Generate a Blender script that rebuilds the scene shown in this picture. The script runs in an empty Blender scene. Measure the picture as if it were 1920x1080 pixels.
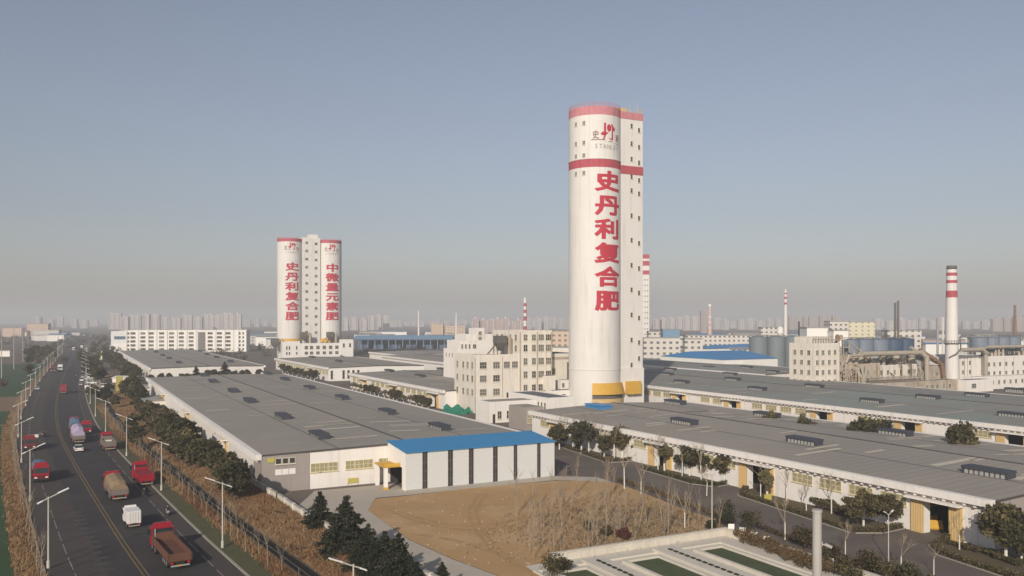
import bpy, bmesh, math, random
from mathutils import Vector, Matrix
SC = bpy.context.scene
COL = SC.collection
rad = math.radians

# ------------------------------------------------------------------ camera, sky, sun, exposure
F, HZ, CAMZ = 1600.0, 600.0, 30.0            # focal length in px of the 1920 wide frame, horizon row, camera height
cam_d = bpy.data.cameras.new('camera'); cam = bpy.data.objects.new('camera', cam_d); COL.objects.link(cam)
cam.location = (0, 0, CAMZ); cam.rotation_euler = (rad(90), 0, 0)
cam_d.sensor_width = 36; cam_d.lens = 36 * F / 1920; cam_d.shift_y = (HZ - 540) / 1920
cam_d.clip_start = 0.5; cam_d.clip_end = 30000
SC.camera = cam
SUN_EL, SUN_AZ = 25.0, 194.0                  # sun behind the camera, a little to the left (compass-like angle from +Y)
wd = bpy.data.worlds.new('World'); SC.world = wd; wd.use_nodes = True
nt = wd.node_tree; bg = nt.nodes['Background']
sky = nt.nodes.new('ShaderNodeTexSky'); sky.sky_type = 'NISHITA'; sky.sun_disc = False
sky.sun_elevation = rad(SUN_EL); sky.sun_rotation = rad(SUN_AZ)
sky.altitude = 0; sky.air_density = 1.3; sky.dust_density = 1.1; sky.ozone_density = 2.0
hsv = nt.nodes.new('ShaderNodeHueSaturation'); hsv.inputs['Saturation'].default_value = 0.55
tint = nt.nodes.new('ShaderNodeMix'); tint.data_type = 'RGBA'; tint.blend_type = 'MULTIPLY'; tint.inputs[0].default_value = 1.0; tint.inputs[7].default_value = (0.925, 0.94, 1.06, 1)
nt.links.new(sky.outputs[0], hsv.inputs['Color']); nt.links.new(hsv.outputs[0], tint.inputs[6]); nt.links.new(tint.outputs[2], bg.inputs[0])
bg.inputs[1].default_value = 0.072
sl = bpy.data.lights.new('sun', 'SUN'); sl.energy = 3.8; sl.angle = rad(0.6); sl.color = (1.0, 0.905, 0.79)
so = bpy.data.objects.new('sun', sl); COL.objects.link(so)
_tosun = Vector((math.sin(rad(SUN_AZ)) * math.cos(rad(SUN_EL)), math.cos(rad(SUN_AZ)) * math.cos(rad(SUN_EL)), math.sin(rad(SUN_EL))))
so.rotation_euler = _tosun.to_track_quat('Z', 'Y').to_euler(); so.location = (-100, -200, 300)
SC.view_settings.view_transform = 'Standard'; SC.view_settings.look = 'None'
SC.view_settings.gamma = 1; SC.view_settings.exposure = 0.10
SC.cycles.use_denoising = True; SC.cycles.max_bounces = 6; SC.cycles.volume_bounces = 0
HAZE_DENSITY, HAZE_COL = 0.00033, (0.985, 0.985, 1.0, 1)

# ------------------------------------------------------------------ helpers
RND = random.Random(11)
def G(x, y, z=0.0):                           # where the sight line through a photo pixel meets height z
    t = (CAMZ - z) * F / (y - HZ); return Vector(((x - 960) / F * t, t, z))
def AT(x, Y, z=0.0): return Vector(((x - 960) / F * Y, Y, z))
def ZH(y, Y): return CAMZ - (y - HZ) * Y / F
D1 = Vector((-0.465, 0.885, 0)); D2 = Vector((0.885, 0.465, 0)); ROT = math.atan2(0.465, 0.885)
_ONES = 'zeroth first second third fourth fifth sixth seventh eighth ninth tenth eleventh twelfth thirteenth fourteenth fifteenth sixteenth seventeenth eighteenth nineteenth'.split()
_TENS = {2: 'twenty', 3: 'thirty', 4: 'forty', 5: 'fifty', 6: 'sixty', 7: 'seventy', 8: 'eighty', 9: 'ninety'}
_TTH = {2: 'twentieth', 3: 'thirtieth', 4: 'fortieth', 5: 'fiftieth', 6: 'sixtieth', 7: 'seventieth', 8: 'eightieth', 9: 'ninetieth'}
def ordw(n):
    if n < 20: return _ONES[n]
    return _TTH[n // 10] if n % 10 == 0 else _TENS[n // 10] + '-' + _ONES[n % 10]

class MB:
    def __init__(s): s.v = []; s.f = []; s.m = []
    def face(s, pts, mi=0):
        b = len(s.v); s.v += [tuple(p) for p in pts]; s.f.append(tuple(range(b, b + len(pts)))); s.m.append(mi)
    def box(s, x0, x1, y0, y1, z0, z1, mi=0, bottom=True):
        if x0 > x1: x0, x1 = x1, x0
        if y0 > y1: y0, y1 = y1, y0
        b = len(s.v)
        s.v += [(x0,y0,z0),(x1,y0,z0),(x1,y1,z0),(x0,y1,z0),(x0,y0,z1),(x1,y0,z1),(x1,y1,z1),(x0,y1,z1)]
        fs = [(4,5,6,7),(0,1,5,4),(1,2,6,5),(2,3,7,6),(3,0,4,7)] + ([(3,2,1,0)] if bottom else [])
        for q in fs: s.f.append(tuple(b + i for i in q)); s.m.append(mi)
    def bar(s, a, b, w, h=None, mi=0):            # square bar between two points
        a = Vector(a); b = Vector(b); h = h or w; d = (b - a).normalized()
        u = d.cross(Vector((0,0,1)))
        if u.length < 1e-4: u = Vector((1,0,0))
        u.normalize(); n = u.cross(d)
        k = len(s.v)
        for p in (a, b):
            for su, sn in ((-1,-1),(1,-1),(1,1),(-1,1)): s.v.append(tuple(p + u*su*w/2 + n*sn*h/2))
        for q in [(0,1,2,3),(7,6,5,4),(0,4,5,1),(1,5,6,2),(2,6,7,3),(3,7,4,0)]: s.f.append(tuple(k + i for i in q)); s.m.append(mi)
    def cyl(s, p0, p1, r0, r1=None, n=12, mi=0, cap=True):
        p0 = Vector(p0); p1 = Vector(p1); r1 = r0 if r1 is None else r1
        d = (p1 - p0).normalized(); u = d.cross(Vector((0.0,1,0)))
        if u.length < 1e-3: u = d.cross(Vector((1,0,0)))
        u.normalize(); w = d.cross(u); k = len(s.v)
        for p, r in ((p0, r0), (p1, r1)):
            for i in range(n):
                a = 2*math.pi*i/n; s.v.append(tuple(p + u*math.cos(a)*r + w*math.sin(a)*r))
        for i in range(n):
            j = (i+1) % n; s.f.append((k+i, k+j, k+n+j, k+n+i)); s.m.append(mi)
        if cap:
            s.f.append(tuple(k+n+i for i in range(n))); s.m.append(mi)
            s.f.append(tuple(k+n-1-i for i in range(n))); s.m.append(mi)
    def tube(s, pts, r, n=8, mi=0):
        for a, b in zip(pts[:-1], pts[1:]): s.cyl(a, b, r, r, n, mi)
    def prism(s, poly, z0, z1, mi=0):             # vertical extrusion of a plan outline (counter-clockwise)
        n = len(poly); k = len(s.v)
        s.v += [(p[0], p[1], z0) for p in poly] + [(p[0], p[1], z1) for p in poly]
        for i in range(n):
            j = (i+1) % n; s.f.append((k+i, k+j, k+n+j, k+n+i)); s.m.append(mi)
        s.f.append(tuple(k+n+i for i in range(n))); s.m.append(mi)
        s.f.append(tuple(k+n-1-i for i in range(n))); s.m.append(mi)
    def xprof(s, prof, x0, x1, mi=0):             # (y,z) outline extruded along x
        n = len(prof); k = len(s.v)
        s.v += [(x0, p[0], p[1]) for p in prof] + [(x1, p[0], p[1]) for p in prof]
        for i in range(n):
            j = (i+1) % n; s.f.append((k+i, k+j, k+n+j, k+n+i)); s.m.append(mi)
        s.f.append(tuple(k+n+i for i in range(n))); s.m.append(mi)
        s.f.append(tuple(k+n-1-i for i in range(n))); s.m.append(mi)
    def mesh(s, name, mats):
        me = bpy.data.meshes.new(name); me.from_pydata(s.v, [], s.f)
        for m in (mats if isinstance(mats, (list, tuple)) else [mats]): me.materials.append(m)
        me.polygons.foreach_set('material_index', s.m); me.update(); return me
    def build(s, name, mats, parent=None, smooth=False, fix=False):
        me = s.mesh(name, mats)
        if fix:
            bm = bmesh.new(); bm.from_mesh(me); bmesh.ops.recalc_face_normals(bm, faces=bm.faces); bm.to_mesh(me); bm.free()
        if smooth: me.polygons.foreach_set('use_smooth', [True]*len(me.polygons)); me.update()
        o = bpy.data.objects.new(name, me); COL.objects.link(o); o.parent = parent; return o

def put(name, me, parent=None, loc=None, rz=0, sc=None):
    o = bpy.data.objects.new(name, me); COL.objects.link(o); o.parent = parent
    if loc is not None: o.location = loc
    o.rotation_euler = (0, 0, rz)
    if sc is not None: o.scale = sc if hasattr(sc, '__len__') else (sc, sc, sc)
    return o
def tag(o, label, cat, group=None):
    o['label'] = label; o['category'] = cat
    if group: o['group'] = group
    return o
def thing(name, label, cat, loc=(0,0,0), rz=0, group=None, sc=None):
    o = bpy.data.objects.new(name, None); COL.objects.link(o); o.empty_display_size = 0.5
    o.location = loc; o.rotation_euler = (0, 0, rz)
    if sc is not None: o.scale = sc if hasattr(sc, '__len__') else (sc, sc, sc)
    return tag(o, label, cat, group)
def struct(o): o['kind'] = 'structure'; return o
def stuff(o, label=None, cat=None):
    o['kind'] = 'stuff'
    if label: tag(o, label, cat)
    return o
KIDS = {}
def dup(root, label, loc, rz, group=None, sc=None):   # a copy of a thing, its parts and their sub-parts
    r = root.copy(); COL.objects.link(r); r.location = loc; r.rotation_euler = (0, 0, rz)
    if sc is not None: r.scale = sc if hasattr(sc, '__len__') else (sc, sc, sc)
    r['label'] = label
    if group: r['group'] = group
    for ch in (KIDS[root.name] if root.name in KIDS else KIDS.setdefault(root.name, [c for c in bpy.data.objects if c.parent == root])):
        c = ch.copy(); COL.objects.link(c); c.parent = r
        for g in (KIDS[ch.name] if ch.name in KIDS else KIDS.setdefault(ch.name, [q for q in bpy.data.objects if q.parent == ch])):
            d = g.copy(); COL.objects.link(d); d.parent = c
    return r
def onplane(loc, axis, val, x, y, rz=ROT):    # local point where a pixel's sight line meets local plane x=val or y=val
    o = Vector((0,0,CAMZ)) - Vector(loc); d = Vector(((x-960)/F, 1, -(y-HZ)/F)); M = Matrix.Rotation(-rz, 3, 'Z')
    o = M @ o; d = M @ d; t = (val - o[axis]) / d[axis]; return o + d*t
def local(loc, p, rz=ROT): return Matrix.Rotation(-rz, 3, 'Z') @ (Vector(p) - Vector(loc))
def world(loc, p, rz=ROT): return Matrix.Rotation(rz, 3, 'Z') @ Vector(p) + Vector(loc)

# ------------------------------------------------------------------ materials
def mat(name, col, rough=0.8, var=0.18, scale=0.6, streak=0.0, bump=0.0, col2=None, metal=0.0, patch=0.0, patch_col=None, patch_scale=0.05, band=0.0, joint=0.0, each=None):
    m = bpy.data.materials.new(name); m.use_nodes = True; n = m.node_tree.nodes; l = m.node_tree.links
    b = n['Principled BSDF']; b.inputs['Roughness'].default_value = rough; b.inputs['Metallic'].default_value = metal
    if 'Specular IOR Level' in b.inputs: b.inputs['Specular IOR Level'].default_value = 0.3
    geo = n.new('ShaderNodeNewGeometry')
    def noise(sc, detail=4, mapz=1.0):
        mp = n.new('ShaderNodeMapping'); mp.inputs['Scale'].default_value = (1, 1, mapz); l.new(geo.outputs['Position'], mp.inputs['Vector'])
        t = n.new('ShaderNodeTexNoise'); t.inputs['Scale'].default_value = sc; t.inputs['Detail'].default_value = detail
        t.inputs['Roughness'].default_value = 0.65
        l.new(mp.outputs[0], t.inputs['Vector']); return t.outputs['Fac']
    def ramp(fac, a, c, p0=0.3, p1=0.7):
        r = n.new('ShaderNodeMapRange'); r.inputs['From Min'].default_value = p0; r.inputs['From Max'].default_value = p1
        r.inputs['To Min'].default_value = a; r.inputs['To Max'].default_value = c; l.new(fac, r.inputs['Value']); return r.outputs[0]
    def mix(fac, a, c):
        x = n.new('ShaderNodeMix'); x.data_type = 'RGBA'
        if isinstance(fac, float): x.inputs[0].default_value = fac
        else: l.new(fac, x.inputs[0])
        for v, i in ((a, 6), (c, 7)):
            if isinstance(v, tuple): x.inputs[i].default_value = v
            else: l.new(v, x.inputs[i])
        return x.outputs[2]
    c = tuple(col) + (1,)
    c2 = tuple(col2) + (1,) if col2 else tuple(v*(1-var) for v in col) + (1,)
    out = mix(ramp(noise(scale), 0, 1), c, c2)
    f2 = ramp(noise(scale*7.3), 0, 0.55); out = mix(f2, out, tuple(v*(1-var*0.8) for v in col) + (1,))
    if streak:
        f3 = ramp(noise(0.9, 5, 0.06), 0, streak, 0.52, 0.75); out = mix(f3, out, (col[0]*0.45, col[1]*0.42, col[2]*0.36, 1))
    if patch:
        f4 = ramp(noise(patch_scale, 3), 0, patch, 0.48, 0.62); out = mix(f4, out, tuple(patch_col) + (1,))
    if band:                                   # faint sheet laps running across the roofs
        mp = n.new('ShaderNodeMapping'); mp.inputs['Rotation'].default_value = (0, 0, math.radians(-27.7)); l.new(geo.outputs['Position'], mp.inputs['Vector'])
        wv = n.new('ShaderNodeTexWave'); wv.bands_direction = 'Y'; wv.inputs['Scale'].default_value = .16; wv.inputs['Distortion'].default_value = 1.4; wv.inputs['Detail'].default_value = 3; wv.inputs['Detail Scale'].default_value = .35
        l.new(mp.outputs[0], wv.inputs['Vector']); out = mix(ramp(wv.outputs['Fac'], 0, band, .55, .95), out, tuple(v*1.32 for v in col) + (1,))
        wv2 = n.new('ShaderNodeTexWave'); wv2.bands_direction = 'Y'; wv2.inputs['Scale'].default_value = .75; wv2.inputs['Distortion'].default_value = .5; l.new(mp.outputs[0], wv2.inputs['Vector'])
        out = mix(ramp(wv2.outputs['Fac'], 0, band*.5, .9, 1.0), out, tuple(v*.55 for v in col) + (1,))
    if each:                                   # every plant its own shade
        oi = n.new('ShaderNodeObjectInfo'); out = mix(ramp(oi.outputs['Random'], 0, .75, 0.0, 1.0), out, tuple(each) + (1,))
    if joint:                                  # casting joints every few metres up the silos
        sp = n.new('ShaderNodeSeparateXYZ'); l.new(geo.outputs['Position'], sp.inputs[0]); q1 = n.new('ShaderNodeMath'); q1.operation = 'MULTIPLY'; q1.inputs[1].default_value = 1/4.5; l.new(sp.outputs[2], q1.inputs[0])
        q2 = n.new('ShaderNodeMath'); q2.operation = 'FRACT'; l.new(q1.outputs[0], q2.inputs[0]); q3 = n.new('ShaderNodeMath'); q3.operation = 'LESS_THAN'; q3.inputs[1].default_value = .05; l.new(q2.outputs[0], q3.inputs[0])
        q4 = n.new('ShaderNodeMath'); q4.operation = 'MULTIPLY'; q4.inputs[1].default_value = joint; l.new(q3.outputs[0], q4.inputs[0]); out = mix(q4.outputs[0], out, tuple(v*.6 for v in col) + (1,))
    l.new(out, b.inputs['Base Color'])
    if bump:
        bp = n.new('ShaderNodeBump'); bp.inputs['Strength'].default_value = bump; bp.inputs['Distance'].default_value = 0.1
        l.new(noise(scale*9), bp.inputs['Height']); l.new(bp.outputs[0], b.inputs['Normal'])
    return m
M = {}
def mk(k, *a, **kw): M[k] = mat(k, *a, **kw)
mk('white_wall', (.80,.755,.695), .8, .10, .25, streak=.35)
mk('clean_white', (.80,.77,.71), .7, .06, .15, streak=.10)
mk('tower_white', (.70,.67,.62), .7, .07, .12, streak=.35, joint=.10)
mk('cream_wall', (.76,.70,.60), .85, .16, .3, streak=.5)
mk('dirty_wall', (.54,.46,.36), .9, .35, .3, streak=.95, patch=.5, patch_col=(.30,.235,.17), patch_scale=.12)
mk('grey_wall', (.36,.315,.285), .85, .14, .4, streak=.35)
mk('grey_panel', (.62,.62,.60), .5, .05, .3)
mk('roof_grey', (.325,.292,.245), .85, .22, .05, col2=(.275,.25,.215), bump=.15, band=.2, patch=.4, patch_col=(.235,.22,.20), patch_scale=.035)
mk('roof_green', (.28,.265,.235), .85, .2, .05, patch=.65, patch_col=(.22,.285,.255), patch_scale=.03, band=.15)
mk('roof_seam', (.085,.08,.078), .9, .2)
mk('roof_patch', (.60,.53,.42), .9, .25, .5)
mk('roof_far', (.345,.335,.31), .8, .2, .05)
mk('roof_dark', (.12,.13,.15), .7, .2, .05)
mk('vent_dark', (.055,.06,.075), .6, .2)
mk('vent_pale', (.45,.44,.41), .8, .35, 2.0, streak=.5)
mk('blue_roof', (.045,.235,.46), .45, .10, .1)
mk('blue_roof_far', (.05,.22,.46), .5, .10, .05)
mk('blue_pale', (.16,.28,.40), .6, .10, .05)
mk('navy_metal', (.07,.11,.17), .5, .2, .3)
mk('tank_blue', (.20,.235,.285), .5, .15, .3, streak=.3)
mk('tank_grey', (.19,.22,.235), .6, .12, .1)
mk('yellow', (.62,.36,.055), .6, .12, .6)
mk('yellow_tan', (.62,.44,.20), .7, .12, .8)
mk('yellow_sign', (.50,.44,.10), .6, .05)
mk('win_frame', (.62,.58,.47), .7, .06)
mk('win_yellow', (.68,.60,.38), .7, .06)
mk('pane_olive', (.40,.36,.22), .35, .35, 1.0)
mk('pane_dark', (.075,.07,.062), .25, .5, .8)
mk('pane_mid', (.19,.175,.15), .3, .4, .8)
mk('black', (.02,.02,.022), .7, .1)
mk('interior', (.05,.047,.045), .9, .2)
mk('red_pale', (.60,.24,.26), .85, .25, .6, streak=.5)
mk('red_paint', (.50,.040,.065), .7, .14, .4)
mk('red_faded', (.50,.10,.12), .8, .30, .5, streak=.6)
mk('logo_brown', (.30,.20,.17), .8, .2)
mk('logo_grey', (.34,.31,.28), .8, .2)
mk('asphalt', (.041,.036,.037), .85, .2, .08, col2=(.036,.032,.033), bump=.1, patch=.35, patch_col=(.062,.054,.052), patch_scale=.12)
mk('asphalt_side', (.070,.058,.050), .9, .20, .10, col2=(.052,.043,.039), bump=.1)
mk('yard', (.150,.122,.100), .9, .22, .06, col2=(.110,.092,.078), bump=.1, patch=.45, patch_col=(.19,.16,.13), patch_scale=.09)
mk('path', (.48,.425,.35), .9, .15, .12, col2=(.40,.35,.285), bump=.15)
mk('line_yellow', (.22,.155,.065), .8, .35, .5)
mk('line_white', (.26,.245,.23), .8, .4, .4)
mk('line_worn', (.115,.105,.10), .85, .4, .8)
mk('kerb', (.34,.31,.25), .85, .15, .5)
mk('soil', (.46,.285,.128), .95, .18, .09, col2=(.40,.245,.11), bump=.35, patch=.5, patch_col=(.52,.36,.195), patch_scale=.08)
mk('rut', (.42,.255,.108), .95, .2, .5, bump=.4, patch=.6, patch_col=(.46,.295,.135), patch_scale=.5)
mk('dry_land', (.155,.118,.085), .95, .25, .012, col2=(.115,.095,.07), patch=.6, patch_col=(.065,.07,.045), patch_scale=.006)
mk('dry_bank', (.25,.155,.078), .95, .35, .25, col2=(.16,.10,.052), bump=.6)
mk('dry_blade', (.32,.20,.10), .9, .35, .3, col2=(.21,.125,.06))
mk('dry_blade_red', (.21,.105,.052), .9, .3, .3)
mk('grass', (.070,.078,.030), .95, .35, .4, col2=(.115,.098,.05), bump=.4)
mk('crop_green', (.038,.080,.028), .95, .25, .05, col2=(.028,.058,.022), bump=.3)
mk('field_brown', (.21,.135,.08), .95, .15, .05, bump=.3)
mk('bed_soil', (.135,.10,.06), .95, .3, .4, col2=(.085,.075,.04), bump=.4)
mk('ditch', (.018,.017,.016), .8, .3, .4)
mk('concrete', (.38,.36,.32), .85, .14, .4, streak=.25)
mk('garden_white', (.62,.57,.48), .85, .12, .4, streak=.25)
mk('pool_green', (.085,.105,.045), .9, .35, .5, bump=.3)
mk('leaf_dark', (.030,.031,.014), .75, .35, .6, each=(.058,.050,.022))
mk('leaf_mid', (.070,.066,.028), .75, .3, .6, each=(.115,.090,.038))
mk('leaf_olive', (.125,.108,.044), .8, .3, .6, each=(.17,.125,.055))
mk('leaf_light', (.165,.145,.06), .8, .3, .6)
mk('leaf_cedar', (.024,.029,.016), .8, .3, .6)
mk('leaf_cedar_tip', (.055,.057,.030), .8, .3, .6)
mk('leaf_red', (.10,.026,.022), .8, .3, .6)
mk('leaf_rust', (.15,.082,.040), .85, .3, .6)
mk('bark', (.10,.08,.062), .9, .25, 2.)
mk('bark_pale', (.33,.26,.185), .9, .2, 2.)
mk('whitewash', (.68,.63,.55), .9, .1, 2.)
mk('lamp_pole', (.50,.47,.41), .5, .06)
mk('lamp_head', (.74,.73,.70), .4, .04)
mk('pole_concrete', (.42,.40,.36), .8, .15, .4, streak=.3)
mk('steel_grey', (.33,.34,.34), .5, .12, .4)
mk('pipe_beige', (.42,.37,.29), .6, .18, .3, streak=.4)
mk('rust', (.26,.155,.095), .8, .3, .6, streak=.4)
mk('hopper_grey', (.15,.138,.12), .8, .25, .5)
mk('truck_red', (.31,.013,.026), .4, .12, .6)
mk('truck_red_dark', (.22,.028,.032), .55, .25, .6)
mk('bed_brown', (.15,.068,.042), .8, .3, .5)
mk('bed_side', (.20,.165,.14), .7, .25, .6)
mk('tarp_tan', (.27,.195,.115), .9, .18, .5, bump=.4)
mk('tarp_purple', (.40,.34,.46), .9, .15, .6, bump=.4)
mk('tarp_blue', (.10,.16,.24), .8, .2, .6)
mk('tarp_red', (.27,.018,.03), .8, .2, .6, bump=.4)
mk('box_white', (.70,.68,.64), .55, .08, .6)
mk('tyre', (.022,.021,.021), .9, .1)
mk('rim', (.20,.19,.18), .5, .1)
mk('glass', (.035,.045,.05), .12, .2)
mk('car_white', (.75,.74,.72), .3, .04)
mk('car_silver', (.40,.41,.42), .35, .05)
mk('car_black', (.03,.03,.035), .3, .1)
mk('car_blue', (.05,.09,.20), .35, .1)
mk('lamp_clear', (.75,.72,.66), .3, .05)
mk('lamp_red', (.45,.02,.02), .4, .05)
mk('cloth_dark', (.025,.024,.028), .9, .2, 4.)
mk('cloth_grey', (.12,.115,.12), .9, .2, 4.)
mk('skin', (.42,.27,.19), .6, .05)
mk('hair', (.02,.017,.015), .8, .1)
mk('tarp_green', (.025,.21,.135), .7, .2, .5)
mk('pale_pink', (.60,.44,.38), .85, .1, .2, streak=.2)
mk('pale_yellow', (.66,.60,.42), .85, .1, .2, streak=.2)
mk('flat_trim', (.60,.56,.52), .8, .08, .1)
mk('city_pane', (.33,.30,.29), .8, .1, .1)
mk('city_beige', (.45,.39,.33), .9, .1, .1)

def facade(name, wall, pane, wx=3.6, wz=3.0, fx=.55, fz=.5):     # far apartment fronts: a grid of windows in object space
    m = mat(name, wall, .85, .08, .1); n = m.node_tree.nodes; l = m.node_tree.links; b = n['Principled BSDF']
    tc = n.new('ShaderNodeTexCoord'); sp = n.new('ShaderNodeSeparateXYZ'); l.new(tc.outputs['Object'], sp.inputs[0])
    def mth(op, a, v):
        q = n.new('ShaderNodeMath'); q.operation = op; l.new(a, q.inputs[0])
        if isinstance(v, float): q.inputs[1].default_value = v
        else: l.new(v, q.inputs[1])
        return q.outputs[0]
    ad = mth('ADD', sp.outputs[0], sp.outputs[1])
    u = mth('LESS_THAN', mth('FRACT', mth('MULTIPLY', ad, 1/wx), 0.0), fx)
    v = mth('LESS_THAN', mth('FRACT', mth('MULTIPLY', sp.outputs[2], 1/wz), 0.0), fz)
    k = mth('MULTIPLY', u, v)
    src = b.inputs['Base Color'].links[0].from_socket
    x = n.new('ShaderNodeMix'); x.data_type = 'RGBA'; l.new(k, x.inputs[0]); l.new(src, x.inputs[6]); x.inputs[7].default_value = tuple(pane) + (1,)
    l.new(x.outputs[2], b.inputs['Base Color']); return m
M['flat_pale'] = facade('flat_pale', (.56,.51,.47), (.27,.25,.245))
M['flat_pink'] = facade('flat_pink', (.50,.30,.27), (.30,.26,.25))
M['flat_brown'] = facade('flat_brown', (.43,.34,.28), (.22,.185,.165))
M['flat_grey'] = facade('flat_grey', (.46,.44,.43), (.27,.26,.26))
M['works_front'] = facade('works_front', (.62,.58,.52), (.14,.135,.13), 4.2, 3.6, .45, .42)
M['works_yellow'] = facade('works_yellow', (.66,.61,.44), (.33,.30,.22), 5.2, 3.4, .35, .4)
M['works_warm'] = facade('works_warm', (.60,.45,.34), (.17,.15,.13), 4.2, 3.6, .45, .42)

# ------------------------------------------------------------------ lettering outlines (hundredths of an em)
GLY = {'史':[[20,61,46,61,46,42,20,42],[54,61,81,61,81,42,54,42],[24,32,17,29,24,18,32,9,21,3,4,-1,9,-8,26,-2,39,5,62,-4,93,-8,96,0,67,3,44,10,51,22,54,35,88,35,88,68,54,68,54,84,46,84,46,68,12,68,12,35,46,35,44,24,38,14,30,22]],
'丹':[[37,62,48,53,57,44,62,49,54,58,43,67],[20,79,20,45,20,40,5,40,5,33,19,33,15,14,4,-3,9,-8,22,11,27,33,74,33,74,2,71,-1,53,-1,56,-8,69,-8,76,-7,80,-4,81,2,81,33,95,33,95,40,81,40,81,79],[27,72,74,72,74,40,27,40,27,45]],
'利':[[59,72,59,17,67,17,67,72],[84,82,84,2,81,-1,66,-1,69,-8,80,-8,87,-7,90,-4,91,2,91,82],[46,83,27,78,4,74,7,68,26,71,26,54,5,54,5,47,24,47,15,28,3,13,7,6,17,19,26,36,26,-8,33,-8,33,32,48,17,52,24,33,40,33,47,53,47,53,54,33,54,33,72,51,78]],
'复':[[29,44,75,44,75,37,29,37],[29,56,75,56,75,49,29,49],[21,61,21,32,33,32,22,21,9,13,15,8,27,17,34,11,42,5,23,1,3,-1,6,-8,29,-5,51,2,70,-4,92,-7,96,-1,77,1,60,5,72,13,82,23,77,26,76,26,36,26,41,32,40,32,83,32,83,61],[27,84,17,70,5,59,10,53,17,60,25,68,90,68,90,74,29,74,34,82],[70,20,61,13,50,8,40,13,32,20]],
'合':[[52,84,31,63,4,48,9,41,25,49,25,44,75,44,75,51,92,42,97,49,74,61,55,76,58,81],[28,51,40,60,51,71,62,60,75,51],[20,32,20,-8,27,-8,27,-2,74,-2,74,-7,82,-7,82,32],[27,5,27,26,74,26,74,5]],
'肥':[[10,81,10,45,9,20,4,-5,10,-8,15,8,17,27,31,27,31,2,30,0,20,0,22,-7,30,-7,35,-6,38,-3,39,2,39,81],[17,74,31,74,31,58,17,58],[17,51,31,51,31,34,17,34,17,45],[46,79,46,8,49,-4,60,-6,82,-6,93,-1,96,16,89,19,88,4,82,1,61,1,55,2,54,8,54,36,84,36,84,31,92,31,92,79],[84,43,72,43,72,72,84,72],[54,43,54,72,66,72,66,43]],
'中':[[46,84,46,66,10,66,10,19,17,19,17,25,46,25,46,-8,54,-8,54,25,83,25,83,19,90,19,90,66,54,66,54,84],[17,32,17,59,46,59,46,32],[83,32,54,32,54,59,83,59]],
'微':[[20,84,12,74,3,64,7,58,18,69,27,82],[33,32,33,20,31,9,25,-3,30,-8,37,6,39,20,39,26,52,26,52,14,51,10,50,8,52,2,56,5,68,13,66,19,59,14,59,32],[74,57,86,57,83,40,79,25,75,38,73,53],[28,45,28,38,62,38,62,39,65,35,69,42,72,29,75,17,67,6,57,-3,61,-8,71,0,78,9,84,0,92,-8,97,-2,89,6,82,16,89,35,93,57,96,57,96,63,75,63,78,83,71,84,68,61,62,43,62,45],[30,76,30,52,62,52,62,76,56,76,56,58,49,58,49,84,43,84,43,58,36,58,36,76],[22,64,13,49,2,36,6,29,15,39,15,-8,22,-8,22,49,29,62]],
'量':[[25,67,75,67,75,61,25,61],[25,76,75,76,75,71,25,71],[18,81,18,56,82,56,82,81],[5,52,5,47,95,47,95,52],[23,27,46,27,46,22,23,22],[54,27,78,27,78,22,54,22],[23,37,46,37,46,32,23,32],[54,37,78,37,78,32,54,32],[5,0,5,-6,96,-6,96,0,54,0,54,6,87,6,87,11,54,11,54,17,85,17,85,42,16,42,16,17,46,17,46,11,13,11,13,6,46,6,46,0]],
'元':[[15,76,15,69,86,69,86,76],[6,48,6,41,31,41,26,15,5,-2,10,-8,33,12,39,41,58,41,58,5,61,-4,70,-6,84,-6,93,-2,96,16,89,19,88,4,84,1,71,1,67,2,66,5,66,41,94,41,94,48]],
'素':[[64,9,77,1,88,-6,94,-2,82,6,69,13],[29,13,18,5,5,-2,10,-7,24,1,36,10],[19,29,25,30,44,32,24,24,10,20,12,14,20,15,48,17,48,1,46,-1,33,-1,36,-8,45,-8,51,-7,54,-4,55,1,55,17,80,18,87,12,93,16,84,24,73,32,67,28,74,23,33,21,54,29,74,39,69,44,57,37,34,36,50,44,47,46,95,46,95,52,54,52,54,59,84,59,84,65,54,65,54,71,90,71,90,77,54,77,54,84,46,84,46,77,11,77,11,71,46,71,46,65,16,65,16,59,46,59,46,52,5,52,5,46,41,46,31,41,24,38,17,36]],
'S':[[40,64,32,68,25,69,10,64,4,51,19,32,34,17,31,11,22,8,13,10,4,18,4,5,13,1,24,-1,37,4,43,18,28,38,13,52,16,58,24,60,31,59,40,53]],
'T':[[59,68,2,68,2,59,25,59,25,0,35,0,35,59,59,59]],
'A':[[36,69,29,69,0,0,10,0,19,20,48,20,57,0,67,0],[33,54,44,29,22,29]],
'N':[[71,68,61,68,61,15,15,68,7,68,7,0,17,0,17,53,62,0,71,0]],
'L':[[17,68,7,68,7,0,48,0,48,9,17,9]],
'E':[[46,68,8,68,8,0,47,0,47,9,17,9,17,30,45,30,45,39,17,39,17,59,46,59]],
'Y':[[30,45,12,68,0,68,25,36,25,0,35,0,35,36,60,68,49,68]]}

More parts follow.
